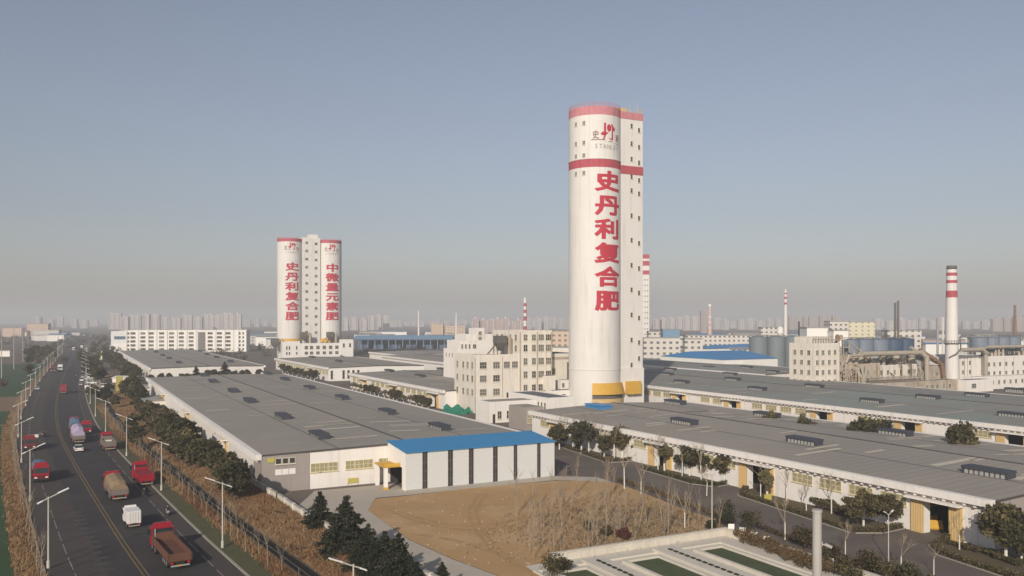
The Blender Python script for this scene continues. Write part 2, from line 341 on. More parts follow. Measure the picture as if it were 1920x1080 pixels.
# ------------------------------------------------------------------ ground and road
gm = MB(); gm.face([(-7000,-60,0),(7000,-60,0),(7000,9000,0),(-7000,9000,0)]); struct(gm.build('ground', M['dry_land']))
_rp = [G(x, y) for x, y in [(460,1079),(375,1002),(292,920),(225,851),(186,805),(168,768),(159,736),(158,700),(160.5,670),(164,645),(168,625)]]
_rp = [_rp[0] + (_rp[0]-_rp[1])*3] + _rp + [_rp[-1] + (_rp[-1]-_rp[-2]).normalized()*1500]
def _cat(p, n=24):
    out = []
    for i in range(len(p)-1):
        a = p[max(i-1,0)]; b = p[i]; c = p[i+1]; d = p[min(i+2,len(p)-1)]
        t1 = (c-a).normalized()*(c-b).length; t2 = (d-b).normalized()*(c-b).length
        for k in range(n):
            t = k/n; h = (2*t**3-3*t*t+1)*b + (t**3-2*t*t+t)*t1 + (-2*t**3+3*t*t)*c + (t**3-t*t)*t2; out.append(h)
    out.append(p[-1]); return out
_edge = _cat(_rp)
for _ in range(12):                            # even out the hand-read points
    _edge = [_edge[0]] + [(_edge[i-1]+_edge[i]*2+_edge[i+1])/4 for i in range(1,len(_edge)-1)] + [_edge[-1]]
RW = 19.6                                      # road width
def _tan(i): return (_edge[min(i+1,len(_edge)-1)] - _edge[max(i-1,0)]).normalized()
_cen = [p - Vector((_tan(i).y, -_tan(i).x, 0))*RW/2 for i, p in enumerate(_edge)]
_s = [0.0]
for a, b in zip(_cen[:-1], _cen[1:]): _s.append(_s[-1] + (b-a).length)
def road(s, off=0.0, z=0.0):                   # point beside the road's centre line, off > 0 to the right, and its heading
    lo, hi = 0, len(_s)-1
    while hi-lo > 1:
        mid = (lo+hi)//2
        if _s[mid] <= s: lo = mid
        else: hi = mid
    t = (s-_s[lo])/(_s[hi]-_s[lo]); p = _cen[lo].lerp(_cen[hi], t); tg = (_cen[hi]-_cen[lo]).normalized()
    i0 = max(lo-1,0); i1 = min(hi+1,len(_cen)-1)
    tg = (_tan(lo)*(1-t) + _tan(hi)*t).normalized()
    q = p + Vector((tg.y, -tg.x, 0))*off; q.z = z; return q, math.atan2(tg.y, tg.x) - math.pi/2
def near_s(p):                                 # station and offset of a ground point
    best = min(range(len(_cen)), key=lambda i: (_cen[i]-p).length); best = min(max(best,1), len(_cen)-2)
    tg = (_cen[best+1]-_cen[best-1]).normalized(); d = p-_cen[best]
    return _s[best] + d.dot(tg), d.dot(Vector((tg.y,-tg.x,0)))
SMAX = _s[-1]-2
def strip(mb, s0, s1, o0, o1, z, step=6.0, mi=0, grow=1.03):
    s = s0; st = step; prev = None
    while True:
        a, _ = road(s, o0, z); b, _ = road(s, o1, z)
        if prev: mb.face([prev[0], prev[1], b, a], mi)
        prev = (a, b)
        if s >= s1: break
        s = min(s+st, s1); st *= grow
def strip_obj(name, m, s0, s1, o0, o1, z, parent=None): mb = MB(); strip(mb, s0, s1, o0, o1, z); return mb.build(name, M[m], parent)
S0, S1 = 22.0, SMAX
rm = MB(); strip(rm, S0, S1, -RW/2, RW/2, .03); ROAD = struct(rm.build('road', M['asphalt_side']))
def _sheet(o, kind=True): return struct(o)
_m = MB(); strip(_m, S0, S1, -3.7, 7.5, .04); _m.build('worn_asphalt', M['asphalt'], ROAD)
_m = MB(); strip(_m, S0, 1400, -.34, -.16, .05); strip(_m, S0, 1400, .16, .34, .05); _m.build('centre_line', M['line_yellow'], ROAD)
_m = MB()
s = S0
while s < 700:
    strip(_m, s, s+6, 7.45, 7.6, .05, 3); strip(_m, s, s+6, -7.0, -6.85, .05, 3); s += 7.0 + .01*s
_m.build('edge_line', M['line_white'], ROAD)
_m = MB(); s = 79
while s < 118:
    a, h = road(s, -3.5, .052); t = Vector((-math.sin(h), math.cos(h), 0)); r = Vector((t.y, -t.x, 0)); w = RND.uniform(.7, 1.25)
    for k in range(3):
        c = a + t*k*.42 + r*RND.uniform(-.15,.15); _m.face([c-r*w, c+r*w*RND.uniform(.5,1)+t*.1, c+r*w*.8+t*.34, c-r*w*.9+t*.3])
    s += 3.0
_m.build('worn_hatching', M['line_worn'], ROAD)
for sgn in (-1, 1):                            # kerbs
    _m = MB(); s = S0; prev = None
    while s < 900:
        q = []
        for o, z in ((sgn*9.8, .02), (sgn*9.8, .17), (sgn*10.1, .17), (sgn*10.1, .02)): q.append(road(s, o, z)[0])
        if prev:
            for i in range(3): _m.face([prev[i], prev[i+1], q[i+1], q[i]])
        prev = q; s += 5
    struct(_m.build('kerb', M['kerb'], fix=False))
_m = MB(); strip(_m, S0, 900, 10.1, 14.6, .12); struct(_m.build('verge', M['grass']))
_m = MB(); strip(_m, S0, 900, -13.0, -10.1, .12); struct(_m.build('verge', M['dry_bank']))
# ditch along the right verge: sunken channel between two low concrete lips, then the bank
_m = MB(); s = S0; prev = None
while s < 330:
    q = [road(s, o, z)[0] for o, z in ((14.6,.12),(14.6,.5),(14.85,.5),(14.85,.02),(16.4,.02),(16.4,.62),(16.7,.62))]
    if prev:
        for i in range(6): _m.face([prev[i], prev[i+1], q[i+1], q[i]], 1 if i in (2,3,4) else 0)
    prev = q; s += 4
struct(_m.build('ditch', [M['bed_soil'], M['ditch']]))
_m = MB(); s = S0; prev = None; NB = 10
while s < 480:
    q = []
    for i in range(NB+1):
        o = 16.7 + i*(26.0-16.7)/NB; z = .6 + .75*math.sin(min(1, i/NB*1.3)*math.pi*.5) + .22*math.sin(s*.41+i*1.7)*math.sin(s*.13+i*.8) - (1.3*(i/NB-.75)/.25 if i/NB > .75 else 0)
        q.append(road(s, o, max(z,.03) if i else .6)[0])
    if prev:
        for i in range(NB): _m.face([prev[i], q[i], q[i+1], prev[i+1]])
    prev = q; s += 2.5
BANK = struct(_m.build('bank', M['dry_bank'], smooth=True, fix=True))
def bank_z(o): 
    i = (o-16.7)/(26.0-16.7); return .6 + .75*math.sin(min(1,i*1.3)*math.pi*.5) - (1.3*(i-.75)/.25 if i > .75 else 0)
# fields on the left
def poly_sheet(name, m, pts, z):
    _m = MB(); _m.face([(p[0], p[1], z) for p in pts]); o = _m.build(name, M[m], fix=True)
    if o.data.polygons[0].normal.z < 0: o.data.flip_normals()
    return struct(o)
def rowfield(name, m, s0, s1, o0, o1, z):
    _m = MB(); strip(_m, s0, s1, o0, o1, z, 8, 0, 1.0); struct(_m.build(name, M[m]))
rowfield('crop_field', 'crop_green', S0, 247, -120, -13.0, .06)
rowfield('field_path', 'dry_bank', 247, 251, -120, -13.0, .07)
rowfield('crop_field', 'crop_green', 251, 292, -120, -13.0, .06)
rowfield('ploughed_field', 'field_brown', 292, 352, -140, -13.0, .06)
rowfield('crop_field', 'crop_green', 352, 640, -75, -13.0, .06)
rowfield('ploughed_field', 'field_brown', 500, 700, -220, -76.0, .06)

# ------------------------------------------------------------------ factory site ground
W1C = G(490, 926)
def wl(x, y, z=0): p = world(W1C, (x, y, 0)); p.z = z; return p
poly_sheet('yard', 'yard', [wl(x,y) for x,y in [(-7,-1),(-7,600),(330,600),(330,-130),(24,-130),(9,-46),(1.6,-30),(1.6,-10)]], .04)
# pale concrete track round the bare plot
poly_sheet('track', 'path', [G(x,y) for x,y in [(590,921),(560,948),(600,972),(650,1012),(740,1064),(830,1112),(960,1130),(1080,1130),(940,1083),(850,1050),(765,1012),(690,957),(704,934),(770,928),(1045,900),(1150,905),(1120,895),(1041,893),(762,921),(740,907)]], .05)
poly_sheet('bare_plot', 'soil', [G(x,y) for x,y in [(704,936),(690,957),(765,1011),(850,1049),(940,1082),(1060,1130),(1100,1075),(1060,1052),(1360,1005),(1352,978),(1290,958),(1160,907),(1110,902),(1045,902),(900,914),(765,930)]], .055)
PLOT = bpy.data.objects['bare_plot']; _m = MB()   # wheel ruts across the plot
_RUTS = [([(715,945),(800,975),(900,985),(1020,960),(1130,925)],.45), ([(712,950),(800,982),(900,993),(1025,967),(1135,931)],.45), ([(770,1000),(860,1015),(960,1050),(1010,1085)],.5),
 ([(900,925),(880,960),(905,1010),(960,1060)],.4), ([(912,925),(893,960),(918,1010),(972,1060)],.4)]
for ti, (pts, w) in enumerate(_RUTS):
    P = _cat([G(x,y,.064+.005*ti) for x,y in pts], 14)
    for a, b in zip(P[:-1], P[1:]):
        d = (b-a).normalized(); q = Vector((-d.y,d.x,0))*w*RND.uniform(.55,1.0)
        if RND.random() < .9: _m.face([a-q, b-q, b+q, a+q])
_m.build('wheel_rut', M['rut'], PLOT, fix=True)
_m = MB()                                      # a few loose stones and clods on the plot
for _ in range(260):
    x = RND.uniform(720,1300); y = RND.uniform(925,1060)
    if y > 1010 and x > 1060: continue
    p = G(x, y, .06); r = RND.uniform(.05,.16)
    for k in range(4):
        a = k*1.571; b = a+1.571; _m.face([p+Vector((math.cos(a)*r,math.sin(a)*r,0)), p+Vector((math.cos(b)*r,math.sin(b)*r,0)), p+Vector((0,0,r*.9))], 0)
stuff(_m.build('rubble', M['path']), 'pale stones and clods scattered over the bare brown plot', 'rubble')

# ------------------------------------------------------------------ windows (mesh shared by every copy)
_WIN = {}
def win_mesh(face, w, h, nx, nz, fr, pane):
    k = (face, w, h, nx, nz, fr, pane)
    if k in _WIN: return _WIN[k]
    m = MB(); g = MB(); t = .09
    _f = m
    def bx(a0, a1, z0, z1, d0, d1, mi):        # d measured outwards from the wall
        m = (_f, g)[mi]
        if face == 'L': m.box(-d1, -d0, a0, a1, z0, z1, mi)
        elif face == 'F': m.box(a0, a1, -d1, -d0, z0, z1, mi)
        elif face == 'R': m.box(d0, d1, a0, a1, z0, z1, mi)
    bx(-w/2, w/2, 0, h, -.05, .03, 1)
    for a in (-w/2-t/2, w/2-t/2): bx(a, a+t, -t/2, h+t/2, .0, .09, 0)
    for z in (-t/2, h-t/2): bx(-w/2+t/2, w/2-t/2, z, z+t, .0, .085, 0)
    for i in range(1, nx): c = -w/2 + w*i/nx; bx(c-.04, c+.04, t/2, h-t/2, .0, .07, 0)
    for i in range(1, nz): c = h*i/nz; bx(-w/2+t/2, w/2-t/2, c-.035, c+.035, .0, .06, 0)
    bx(-w/2-.15, w/2+.15, -.16, -.05, .0, .2, 0)
    _WIN[k] = (_f.mesh('window', M[fr]), g.mesh('pane', M[pane])); return _WIN[k]
def window(root, face, at, a, z, w, h, nx=2, nz=2, fr='win_frame', pane='pane_dark', rz=0):
    fm, pm = win_mesh(face, w, h, nx, nz, fr, pane)
    o = put('window', fm, root, (at, a, z) if face in 'LR' else (a, at, z), rz); put('pane', pm, o); return o
def facade_windows(root, face, at, cols, rows, w, h, nx=2, nz=2, panes=('pane_dark','pane_mid','pane_mid'), fr='win_frame'):
    for z in rows:
        for a in cols: window(root, face, at, a, z, w, h, nx, nz, fr, RND.choice(panes))

# ------------------------------------------------------------------ warehouses
_V = MB()
_V.box(-1.15,1.15,-4.2,4.2,-.6,.95,1); _V.box(-1.55,1.55,-4.5,4.5,.95,1.45,0)
for k in range(9): _V.box(-1.3,-1.15,-4.2+k*1.03,-4.08+k*1.03,-.1,.95,0)
_V.box(-1.3,1.3,-4.5,-4.2,-.6,.95,0); _V.box(-1.3,1.3,4.2,4.5,-.6,.95,0)
VENT = _V.mesh('roof_vent', [M['vent_dark'], M['vent_pale']])
def warehouse(label, loc, w, L, eave=6.4, ridge=7.1, doors=(), vents=(), wins=True, left='white_wall', front='white_wall', roof='roof_grey', rear='white_wall', seed=1, patches=30, vsc=.78, winx=(3.0,)):
    rr = random.Random(seed); r = thing('warehouse', label, 'warehouse', loc, ROT)
    def zr(x): return eave + .15 + (ridge-eave)*(1-abs(x-w/2)/(w/2))
    m = MB(); t = .35; y = .0                   # left wall with door openings
    for (a, b) in sorted(doors): m.box(0, t, y, a, -.1, eave-.3); m.box(0, t, a, b, 4.7, eave-.3); y = b
    m.box(0, t, y, L, -.1, eave-.3); m.build('side_wall', M[left], r)
    m = MB(); m.box(w-t, w, 0, L, -.1, eave-.3); m.build('side_wall', M[rear], r)
    m = MB(); pr = [(t,-.1),(w-t,-.1),(w-t,eave-.1),(w/2,ridge-.1),(t,eave-.1)]
    k = len(m.v)
    for yy in (0.0, t): m.v += [(p[0], yy, p[1]) for p in pr]
    n = 5
    for i in range(n): j=(i+1)%n; m.f.append((i,j,n+j,n+i)); m.m.append(0)
    m.f.append((4,3,2,1,0)); m.m.append(0); m.f.append((5,6,7,8,9)); m.m.append(0)
    m.build('end_wall', M[front], r, fix=True)
    m = MB(); m.v += [(p[0], L-t, p[1]) for p in pr] + [(p[0], L, p[1]) for p in pr]
    for i in range(n): j=(i+1)%n; m.f.append((i,j,n+j,n+i)); m.m.append(0)
    m.f.append((4,3,2,1,0)); m.m.append(0); m.f.append((5,6,7,8,9)); m.m.append(0)
    m.build('end_wall', M[rear], r, fix=True)
    # roof: slab, seams along and across, repaired strips
    m = MB(); e = .25
    for x0, x1 in ((-e, w/2), (w/2, w+e)):
        z0 = zr(max(0,min(w,x0))); z1 = zr(max(0,min(w,x1)))
        m.face([(x0,-e,z0),(x1,-e,z1),(x1,L+e,z1),(x0,L+e,z0)], 0)
        m.face([(x0,-e,z0-.3),(x1,-e,z1-.3),(x1,-e,z1),(x0,-e,z0)], 1); m.face([(x1,L+e,z1-.3),(x0,L+e,z0-.3),(x0,L+e,z0),(x1,L+e,z1)], 1)
    m.face([(-e,L+e,zr(0)-.3),(-e,-e,zr(0)-.3),(-e,-e,zr(0)),(-e,L+e,zr(0))], 1); m.face([(w+e,-e,zr(0)-.3),(w+e,L+e,zr(0)-.3),(w+e,L+e,zr(0)),(w+e,-e,zr(0))], 1)
    def lay(x0,x1,y0,y1,dz,mi):                 # a sheet on the slope
        m.face([(x0,y0,zr(x0)+dz),(x1,y0,zr(x1)+dz),(x1,y1,zr(x1)+dz),(x0,y1,zr(x0)+dz)], mi)
    for q in (.25, .75): lay(w*q-.12, w*q+.12, 0, L, .03, 1)
    m.box(w/2-.18, w/2+.18, 0, L, zr(w/2), zr(w/2)+.12, 1)
    yy = 6
    while yy < L:
        for x0, x1 in ((.5,w/2-.4),(w/2+.4,w-.5)):
            if rr.random() < .7: lay(x0+rr.uniform(0,8), x1-rr.uniform(0,8), yy-.16, yy+.16, .02, 3)
        yy += rr.uniform(5.4,6.6)
    for _ in range(int(patches*1.2)):
        x0 = rr.choice([rr.uniform(1,w*.2), rr.uniform(w*.27,w*.45), rr.uniform(w*.52,w*.7), rr.uniform(w*.77,w*.9)]); yy = rr.uniform(2,L-3); ln = rr.uniform(4,w*.24)
        x1 = min(x0+ln, w/2-.5 if x0 < w/2 else w-.5); lay(x0, x1, yy, yy+rr.choice([.8,1.1,1.5]), .045, 2)
    RF = m.build('roof', [M[roof], M['roof_seam'], M['roof_patch'], M['roof_far']], r)
    # eave band with its row of little brackets
    for sx, x0, x1 in ((-1,-1.0,.0), (1,w,w+1.0)):
        m = MB(); m.box(x0, x1, -.3, L+.3, eave-.75, eave+.22)
        if sx < 0:
            y = .4
            while y < L: m.box(-.75, 0, y, y+.35, eave-1.15, eave-.75, 0); y += 1.5
        m.build('eave_band', M[left], r)
    for (a, b) in doors:
        for c in (a-1.9, b):
            mm = MB(); mm.box(-.28, 0, c, c+1.9, 0, 4.75); 
            for k in range(5): mm.box(-.34,-.28,c+.15+k*.38,c+.28+k*.38,.2,4.6)
            mm.build('door_leaf', M['yellow_tan'], r)
        
        for c in (b, a-.3): mm = MB(); mm.box(.35, 1.35, c, c+.3, 0, 4.6); mm.build('door_jamb', M['clean_white'], r)
        mm = MB(); mm.box(-1.4,0,a-2.2,b+2.2,4.85,5.15); mm.build('door_canopy', M[left], r)
    if wins:
        y = 3.0
        while y < L-4:
            if not any(a-4.2 < y+2.3 and y-2.3 < b+2.2 for a, b in doors): window(r, 'L', 0, y, 3.3, 4.3, 1.45, 4, 2, 'win_yellow', 'pane_olive'); y += 5.8
            else: y += 1.0
    for (px, py) in vents:
        p = None; zz = ridge
        for _ in range(3): p = local(loc, G(px, py, zz)); zz = zr(p.x)
        v = put('roof_vent', VENT, RF, (p.x, p.y, zr(p.x)), 0, vsc)
    return r

def lr(loc, x, y, z): return local(loc, G(x, y, z))
# the near left warehouse
VW1 = [(501,702),(534,713),(580,729),(641,748),(726,775),(824,804),(382,705),(399,717),(437,735),(468,754),(530,784),(598,820)]
W1 = warehouse('long grey roofed warehouse beside the main road with blue topped shed at its end', W1C, 53.5, 222, 6.6, 7.1, [(36,42),(96,102),(160,166)], VW1, seed=3, patches=40, wins=False)
def on(loc, axis, val, x, y): return onplane(loc, axis, val, x, y)
mm = MB(); mm.box(-.12, 8.3, -.14, 0, -.1, 6.55); mm.box(-.14,0,-.14,6,-.1,5.6); g = mm.build('grey_corner', M['grey_wall'], W1)
for px, pr_ in ((522,865),(535,864),(548,863)):
    a = on(W1C, 1, -.14, px, pr_); window(W1, 'F', -.14, a.x, a.z-.5, 1.0, 1.0, 1, 1, 'win_frame', 'pane_dark')
    mm = MB(); mm.box(a.x-.55, a.x+.55, -.19, -.14, a.z-2.4, a.z-1.4); mm.build('blind_panel', M['clean_white'], W1)
for px in (592, 608, 624, 657, 673, 690, 719, 733): a = on(W1C, 1, 0, px, 878); window(W1, 'F', 0, a.x, 3.0, 1.75, 1.5, 2, 2, 'win_yellow', 'pane_olive')
for px, py, w_, h_ in ((662,901,1.9,.9),(508,863,1.2,.8)):
    a = on(W1C, 1, -.15, px, py); s_ = thing('notice_board', 'yellow notice board low on the white end wall of the near left warehouse' if px > 600 else 'small yellow plate high on the grey corner of the near left warehouse', 'notice board', world(W1C, (a.x, -.02 if px > 600 else -.16, 0)), ROT)
    mm = MB(); mm.box(-w_/2, w_/2, -.12, -.05, a.z-h_/2, a.z+h_/2); mm.build('board', M['yellow_sign'], s_)
    
    for c in (-w_/2, w_/2-.06): mm = MB(); mm.box(c, c+.06, -.05, 0, 0 if px > 600 else a.z-h_/2, a.z); mm.build('post', M['steel_grey'], s_)

W2C = G(283, 691, 6.7); W2C.z = 0
W2 = warehouse('second grey roofed warehouse by the road, before the long white office building', W2C, 53, 262, 6.7, 7.2, [], [(293,661),(305,667),(317,673),(335,681),(375,659),(388,665),(406,671),(432,679)], wins=False, seed=5, patches=40)
W3C = G(616, 690, 6.5); W3C.z = 0
W3 = warehouse('grey roofed warehouse directly before the pair of round silos', W3C, 50, 117, 6.5, 7.0, [(30,35)], [(635,679),(585,671)], seed=6, front='clean_white', patches=15)
for x in (1.6, 7.5, 10, 12.5, 15): window(W3, 'F', 0, x, 1.0, 1.2, 4.2, 1, 3, 'win_frame', 'pane_dark')
W4C = Vector((-22.4, 285, 0))
W4 = warehouse('grey roofed warehouse with yellow doors left of the white factory block', W4C, 50, 106, 6.3, 6.9, [(7,12),(47,52),(84,89)], [(730,697),(788,707),(828,694)], seed=7, patches=20)
W5C = AT(851, 462); W5 = warehouse('farther warehouse showing a plain white side left of the factory block', W5C, 46, 118, 6.3, 6.9, [], [], seed=8, wins=False, patches=10)
W6C = AT(745, 585); W6 = warehouse('low pale warehouse behind the others, before the blue open shed', W6C, 60, 60, 6.0, 6.6, [], [], seed=9, wins=False, patches=6, roof='roof_far')
# right hand warehouses
R1C = G(1862, 940, 6.4); R1C.z = 0
def dspan(loc, x0, x1, yy): a = on(loc, 0, 0, x1, yy).y; b = on(loc, 0, 0, x0, yy).y; return (a, b)
R1L = local(R1C, G(1005, 771, 6.4)).y
DR1 = [dspan(R1C, 1732, 1781, 965), dspan(R1C, 1401, 1436, 890), dspan(R1C, 1227, 1249, 850), dspan(R1C, 1040, 1052, 815)]
R1 = warehouse('huge near warehouse on the right with yellow framed doors facing the service road', R1C, 50, R1L, 6.4, 7.4, DR1, [(1283,794),(1438,781),(1508,831),(1678,815),(1853,891),(1266,757)], seed=12, front='grey_wall', patches=46)
a = lr(R1C, 1122, 766, 7.0)
mm = MB(); mm.box(-1.7,1.7,-3.6,3.6,-.4,1.0); mm.box(-1.9,1.9,-3.8,3.8,1.0,1.25)
for k in range(5): mm.box(-1.8,-1.7,-3.4+k*1.6,-3.3+k*1.6,0,1.0)
put('roof_light', mm.mesh('roof_light', M['blue_roof_far']), R1, (a.x, a.y, 6.9))
R2C = G(1920, 802.5, 6.4) - D1*26; R2C.z = 0
R2L = local(R2C, G(1235, 727, 6.4)).y + 85
DR2 = [dspan(R2C, 1530, 1552, 780), dspan(R2C, 1690, 1717, 797), dspan(R2C, 1268, 1280, 742), dspan(R2C, 1366, 1382, 753), dspan(R2C, 1884, 1920, 818)]
R2 = warehouse('second right hand warehouse with green stained roof in front of the chemical works', R2C, 76, R2L, 6.4, 7.2, DR2, [(1635,754),(1740,747),(1832,743),(1905,733),(1900,781),(1527,726),(1257,694),(1250,703),(1330,690),(1369,703),(1374,713),(1278,718),(1420,731)], seed=14, roof='roof_green', patches=40, vsc=.75)
R3C = world(R2C, (84, 190, 0)); R3 = warehouse('third grey roofed warehouse behind, reaching to the blue roofed hall', R3C, 50, 150, 6.2, 6.9, [], [(1449,698),(1330,676),(1400,690)], seed=15, roof='roof_green', wins=False, patches=10, vsc=.7)

# grey annex and white gatehouse at the far end of the huge warehouse
def block(root, name, x0, x1, y0, y1, z0, z1, m, parapet=.0, roofm='roof_dark'):
    mm = MB(); mm.box(x0, x1, y0, y1, z0, z1); o = mm.build(name, M[m], root)
    if parapet:
        mm = MB(); p = .22
        for q in ((x0,x1,y0,y0+p),(x0,x1,y1-p,y1),(x0,x0+p,y0+p,y1-p),(x1-p,x1,y0+p,y1-p)): mm.box(*q, z1, z1+parapet)
        mm.build('parapet', M[m], root)
    if roofm:
        mm = MB(); mm.box(x0+.25, x1-.25, y0+.25, y1-.25, z1, z1+.03); mm.build('roof', M[roofm], root)
    return o

# the blue topped shed
SHC = G(762, 922); SHC.z = 0
SH = thing('shed', 'white panelled lean-to shed with bright blue roof beside the bare plot', 'shed', SHC, ROT)
mm = MB(); SD = 9.7
pw = [0, 3.0, 4.0, 7.9, 8.9, 12.0, 13.0, 16.9, 17.9, 21.2, 22.0, 26.2, 27.0, 30.0]
for i in range(0, 14, 2): mm.box(pw[i], pw[i+1], 0, .25, 0, 6.75)
for i in range(0, 14, 2):
    k = pw[i] + .5
    while k < pw[i+1]-.2: mm.box(k, k+.03, -.015, 0, .3, 6.7); k += .5
mm.build('front_panel', M['grey_panel'], SH)
for i in range(1, 13, 2):
    st = MB(); x0, x1 = pw[i], pw[i+1]; st.box(x0, x1, .1, .2, 0, 6.75, 1)
    for z in (1.6,3.2,4.8): st.box(x0, x1, .04, .1, z, z+.09, 0)
    st.box((x0+x1)/2-.04,(x0+x1)/2+.04,.03,.1,0,6.75,0)
    st.build('window_strip', [M['hopper_grey'], M['pane_dark']], SH)
mm = MB(); mm.xprof([(.25,3.9),(SD,3.9),(SD,7.55),(.25,6.75)], -.0, .2); mm.xprof([(.25,0),(2.2,0),(2.2,3.9),(.25,3.9)], 0, .2); mm.build('end_panel', M['clean_white'], SH, fix=True)
mm = MB(); mm.xprof([(.25,0),(SD,0),(SD,7.55),(.25,6.75)], 29.8, 30.0); mm.build('end_panel', M['grey_panel'], SH, fix=True)
mm = MB(); n = 60
mm.xprof([(-.35,6.76),(SD+.05,7.62),(SD+.05,7.74),(-.35,6.88)], -.3, 30.3)
for k in range(n): x = -.2 + k*.51; mm.xprof([(-.34,6.88),(SD,7.74),(SD,7.79),(-.34,6.93)], x, x+.06)
mm.build('roof', M['blue_roof'], SH, fix=True)
mm = MB(); mm.box(-.05,30.05,-.1,.0,-.02,.25); mm.build('plinth', M['concrete'], SH)
mm = MB(); mm.xprof([(3.0,3.9),(8.4,3.9),(8.4,4.15),(3.0,4.15)], -3.0, 0); mm.xprof([(2.9,4.15),(3.1,4.15),(3.1,4.6),(2.9,4.6)],-3.0,0); mm.build('porch_canopy', M['yellow'], SH, fix=True)
mm = MB(); mm.box(-2.9,-2.3,3.1,3.7,0,3.9); mm.build('porch_column', M['clean_white'], SH); mm = MB(); mm.box(-2.9,-2.3,7.7,8.3,0,3.9); mm.build('porch_column', M['clean_white'], SH)
mm = MB(); mm.box(-3.0,-2.2,3.0,3.8,0,.45); mm.build('column_base', M['yellow'], SH)
mm = MB(); mm.box(.3,29.7,8.9,9.2,0,6); mm.build('back_panel', M['interior'], SH)

# white factory block with stepped wings
FC = Vector((-12.0, 274, 0)); FB = thing('factory_building', 'big white factory block of stepped wings left of the tall silo', 'factory building', FC, ROT)
block(FB, 'wing', 0, 16.2, 0, 16, 0, 18.2, 'cream_wall', .6)
facade_windows(FB, 'L', 0, [1.6, 5.2, 8.6, 13.4], [5.6, 10.0, 14.3], 1.5, 2.1, 2, 2)
facade_windows(FB, 'F', 0, [3.0, 7.8], [5.6, 10.0, 14.3], 2.4, 2.1, 3, 2); facade_windows(FB, 'F', 0, [11.6, 14.6], [14.3], 2.2, 2.1, 3, 2); window(FB, 'F', 0, 11.9, 4.3, .9, 2.0, 1, 1)
block(FB, 'wing', 16.2, 28.6, -.3, 20, 0, 26.0, 'cream_wall', .5)
facade_windows(FB, 'F', -.3, [18.4, 21.6], [6.4, 10.8, 15.2, 19.6], 1.5, 2.2, 2, 2); facade_windows(FB, 'F', -.3, [24.4, 27.2], [6.4, 10.8, 15.2, 19.6], 2.1, 2.2, 3, 2)
facade_windows(FB, 'F', -.3, [18.4, 21.6], [23.2], 1.5, 2.0, 2, 2); facade_windows(FB, 'F', -.3, [24.4, 27.2], [23.2], 2.1, 2.0, 3, 2)
facade_windows(FB, 'L', 16.2, [2.2, 6.0, 12.2, 16.0], [23.2, 19.6], 1.4, 2.0, 2, 2)
mm = MB()
for x in (16.4, 22.9, 28.3): mm.box(x-.18, x+.18, -.5, -.3, 0, 26)
for x in (.1, 10.0): mm.box(x-.08, x+.08, -.16, 0, 0, 18)
mm.build('drain_pipe', M['dirty_wall'], FB)
block(FB, 'link_wing', 28.6, 41, 3.0, 18, 0, 18.5, 'cream_wall', .0); mm = MB(); mm.box(28.6,41,2.8,3.0,16.6,17.4); mm.build('cornice', M['dirty_wall'], FB)
facade_windows(FB, 'F', 3.0, [31.0], [6.5, 11.5], 1.8, 2.0, 2, 2)
mm = MB(); mm.box(35.0, 38.4, 2.6, 3.0, 6.6, 9.0); mm.build('shutter', M['hopper_grey'], FB); mm = MB(); mm.box(36.5,36.9,2.5,3.0,9.2,15.5); mm.build('drain_pipe', M['hopper_grey'], FB)
# hopper on the wing roof
HP = thing('hopper', 'grey dust hopper on thin legs on the roof of the white factory block', 'hopper', world(FC, (11.5, 4.5, 18.2)), ROT)
mm = MB(); mm.box(-1.9,1.9,-1.5,1.5,4.2,6.6); k = len(mm.v)
mm.v += [(-1.9,-1.5,4.2),(1.9,-1.5,4.2),(1.9,1.5,4.2),(-1.9,1.5,4.2),(-.4,-.4,1.6),(.4,-.4,1.6),(.4,.4,1.6),(-.4,.4,1.6)]
for q in ((0,4,5,1),(1,5,6,2),(2,6,7,3),(3,7,4,0),(4,7,6,5)): mm.f.append(tuple(k+i for i in q)); mm.m.append(0)
mm.build('bin', M['hopper_grey'], HP)
for x, y in ((-1.7,-1.3),(1.7,-1.3),(1.7,1.3),(-1.7,1.3)): mm = MB(); mm.bar((x,y,0),(x,y,4.3),.22); mm.build('leg', M['hopper_grey'], HP)
mm = MB(); mm.bar((-1.4,0,4.0),(-5.2,0,.0),.35); mm.build('chute', M['hopper_grey'], HP)
mm = MB(); mm.cyl((3.4,0,0),(3.4,0,5.6),.9,.9,14); mm.cyl((3.4,0,5.6),(3.4,0,6.6),.9,.3,14); mm.build('cyclone', M['dirty_wall'], HP)
# stepped block behind
PBC = AT(858, 335); PB = thing('process_building', 'stepped white process building rising behind the white factory block', 'process building', PBC, ROT)
block(PB, 'wing', 0, 20, 0, 14, 0, 18.0, 'white_wall', .5); block(PB, 'wing', 1.5, 18, 1.5, 14, 18.0, 21.5, 'white_wall', .4); block(PB, 'wing', 5, 18, 3, 14, 21.5, 24.0, 'white_wall', .3); block(PB, 'stair_tower', 9, 13, 2.6, 9, 21.5, 26.5, 'white_wall', .3)
facade_windows(PB, 'F', 0, [1.5, 3.6, 5.7, 7.8, 9.9, 12.0], [15.4], .9, 1.4, 1, 2); facade_windows(PB, 'F', 1.5, [2.6, 4.2, 5.8], [18.7], .8, 1.7, 1, 2); facade_windows(PB, 'F', 2.6, [11.0], [24.0, 21.9], 1.5, 1.4, 2, 2)
facade_windows(PB, 'L', 0, [2, 5, 8, 11], [15.4], .9, 1.4, 1, 2); window(PB, 'F', 1.5, 8.0, 18.7, 1.4, 1.6, 2, 2)
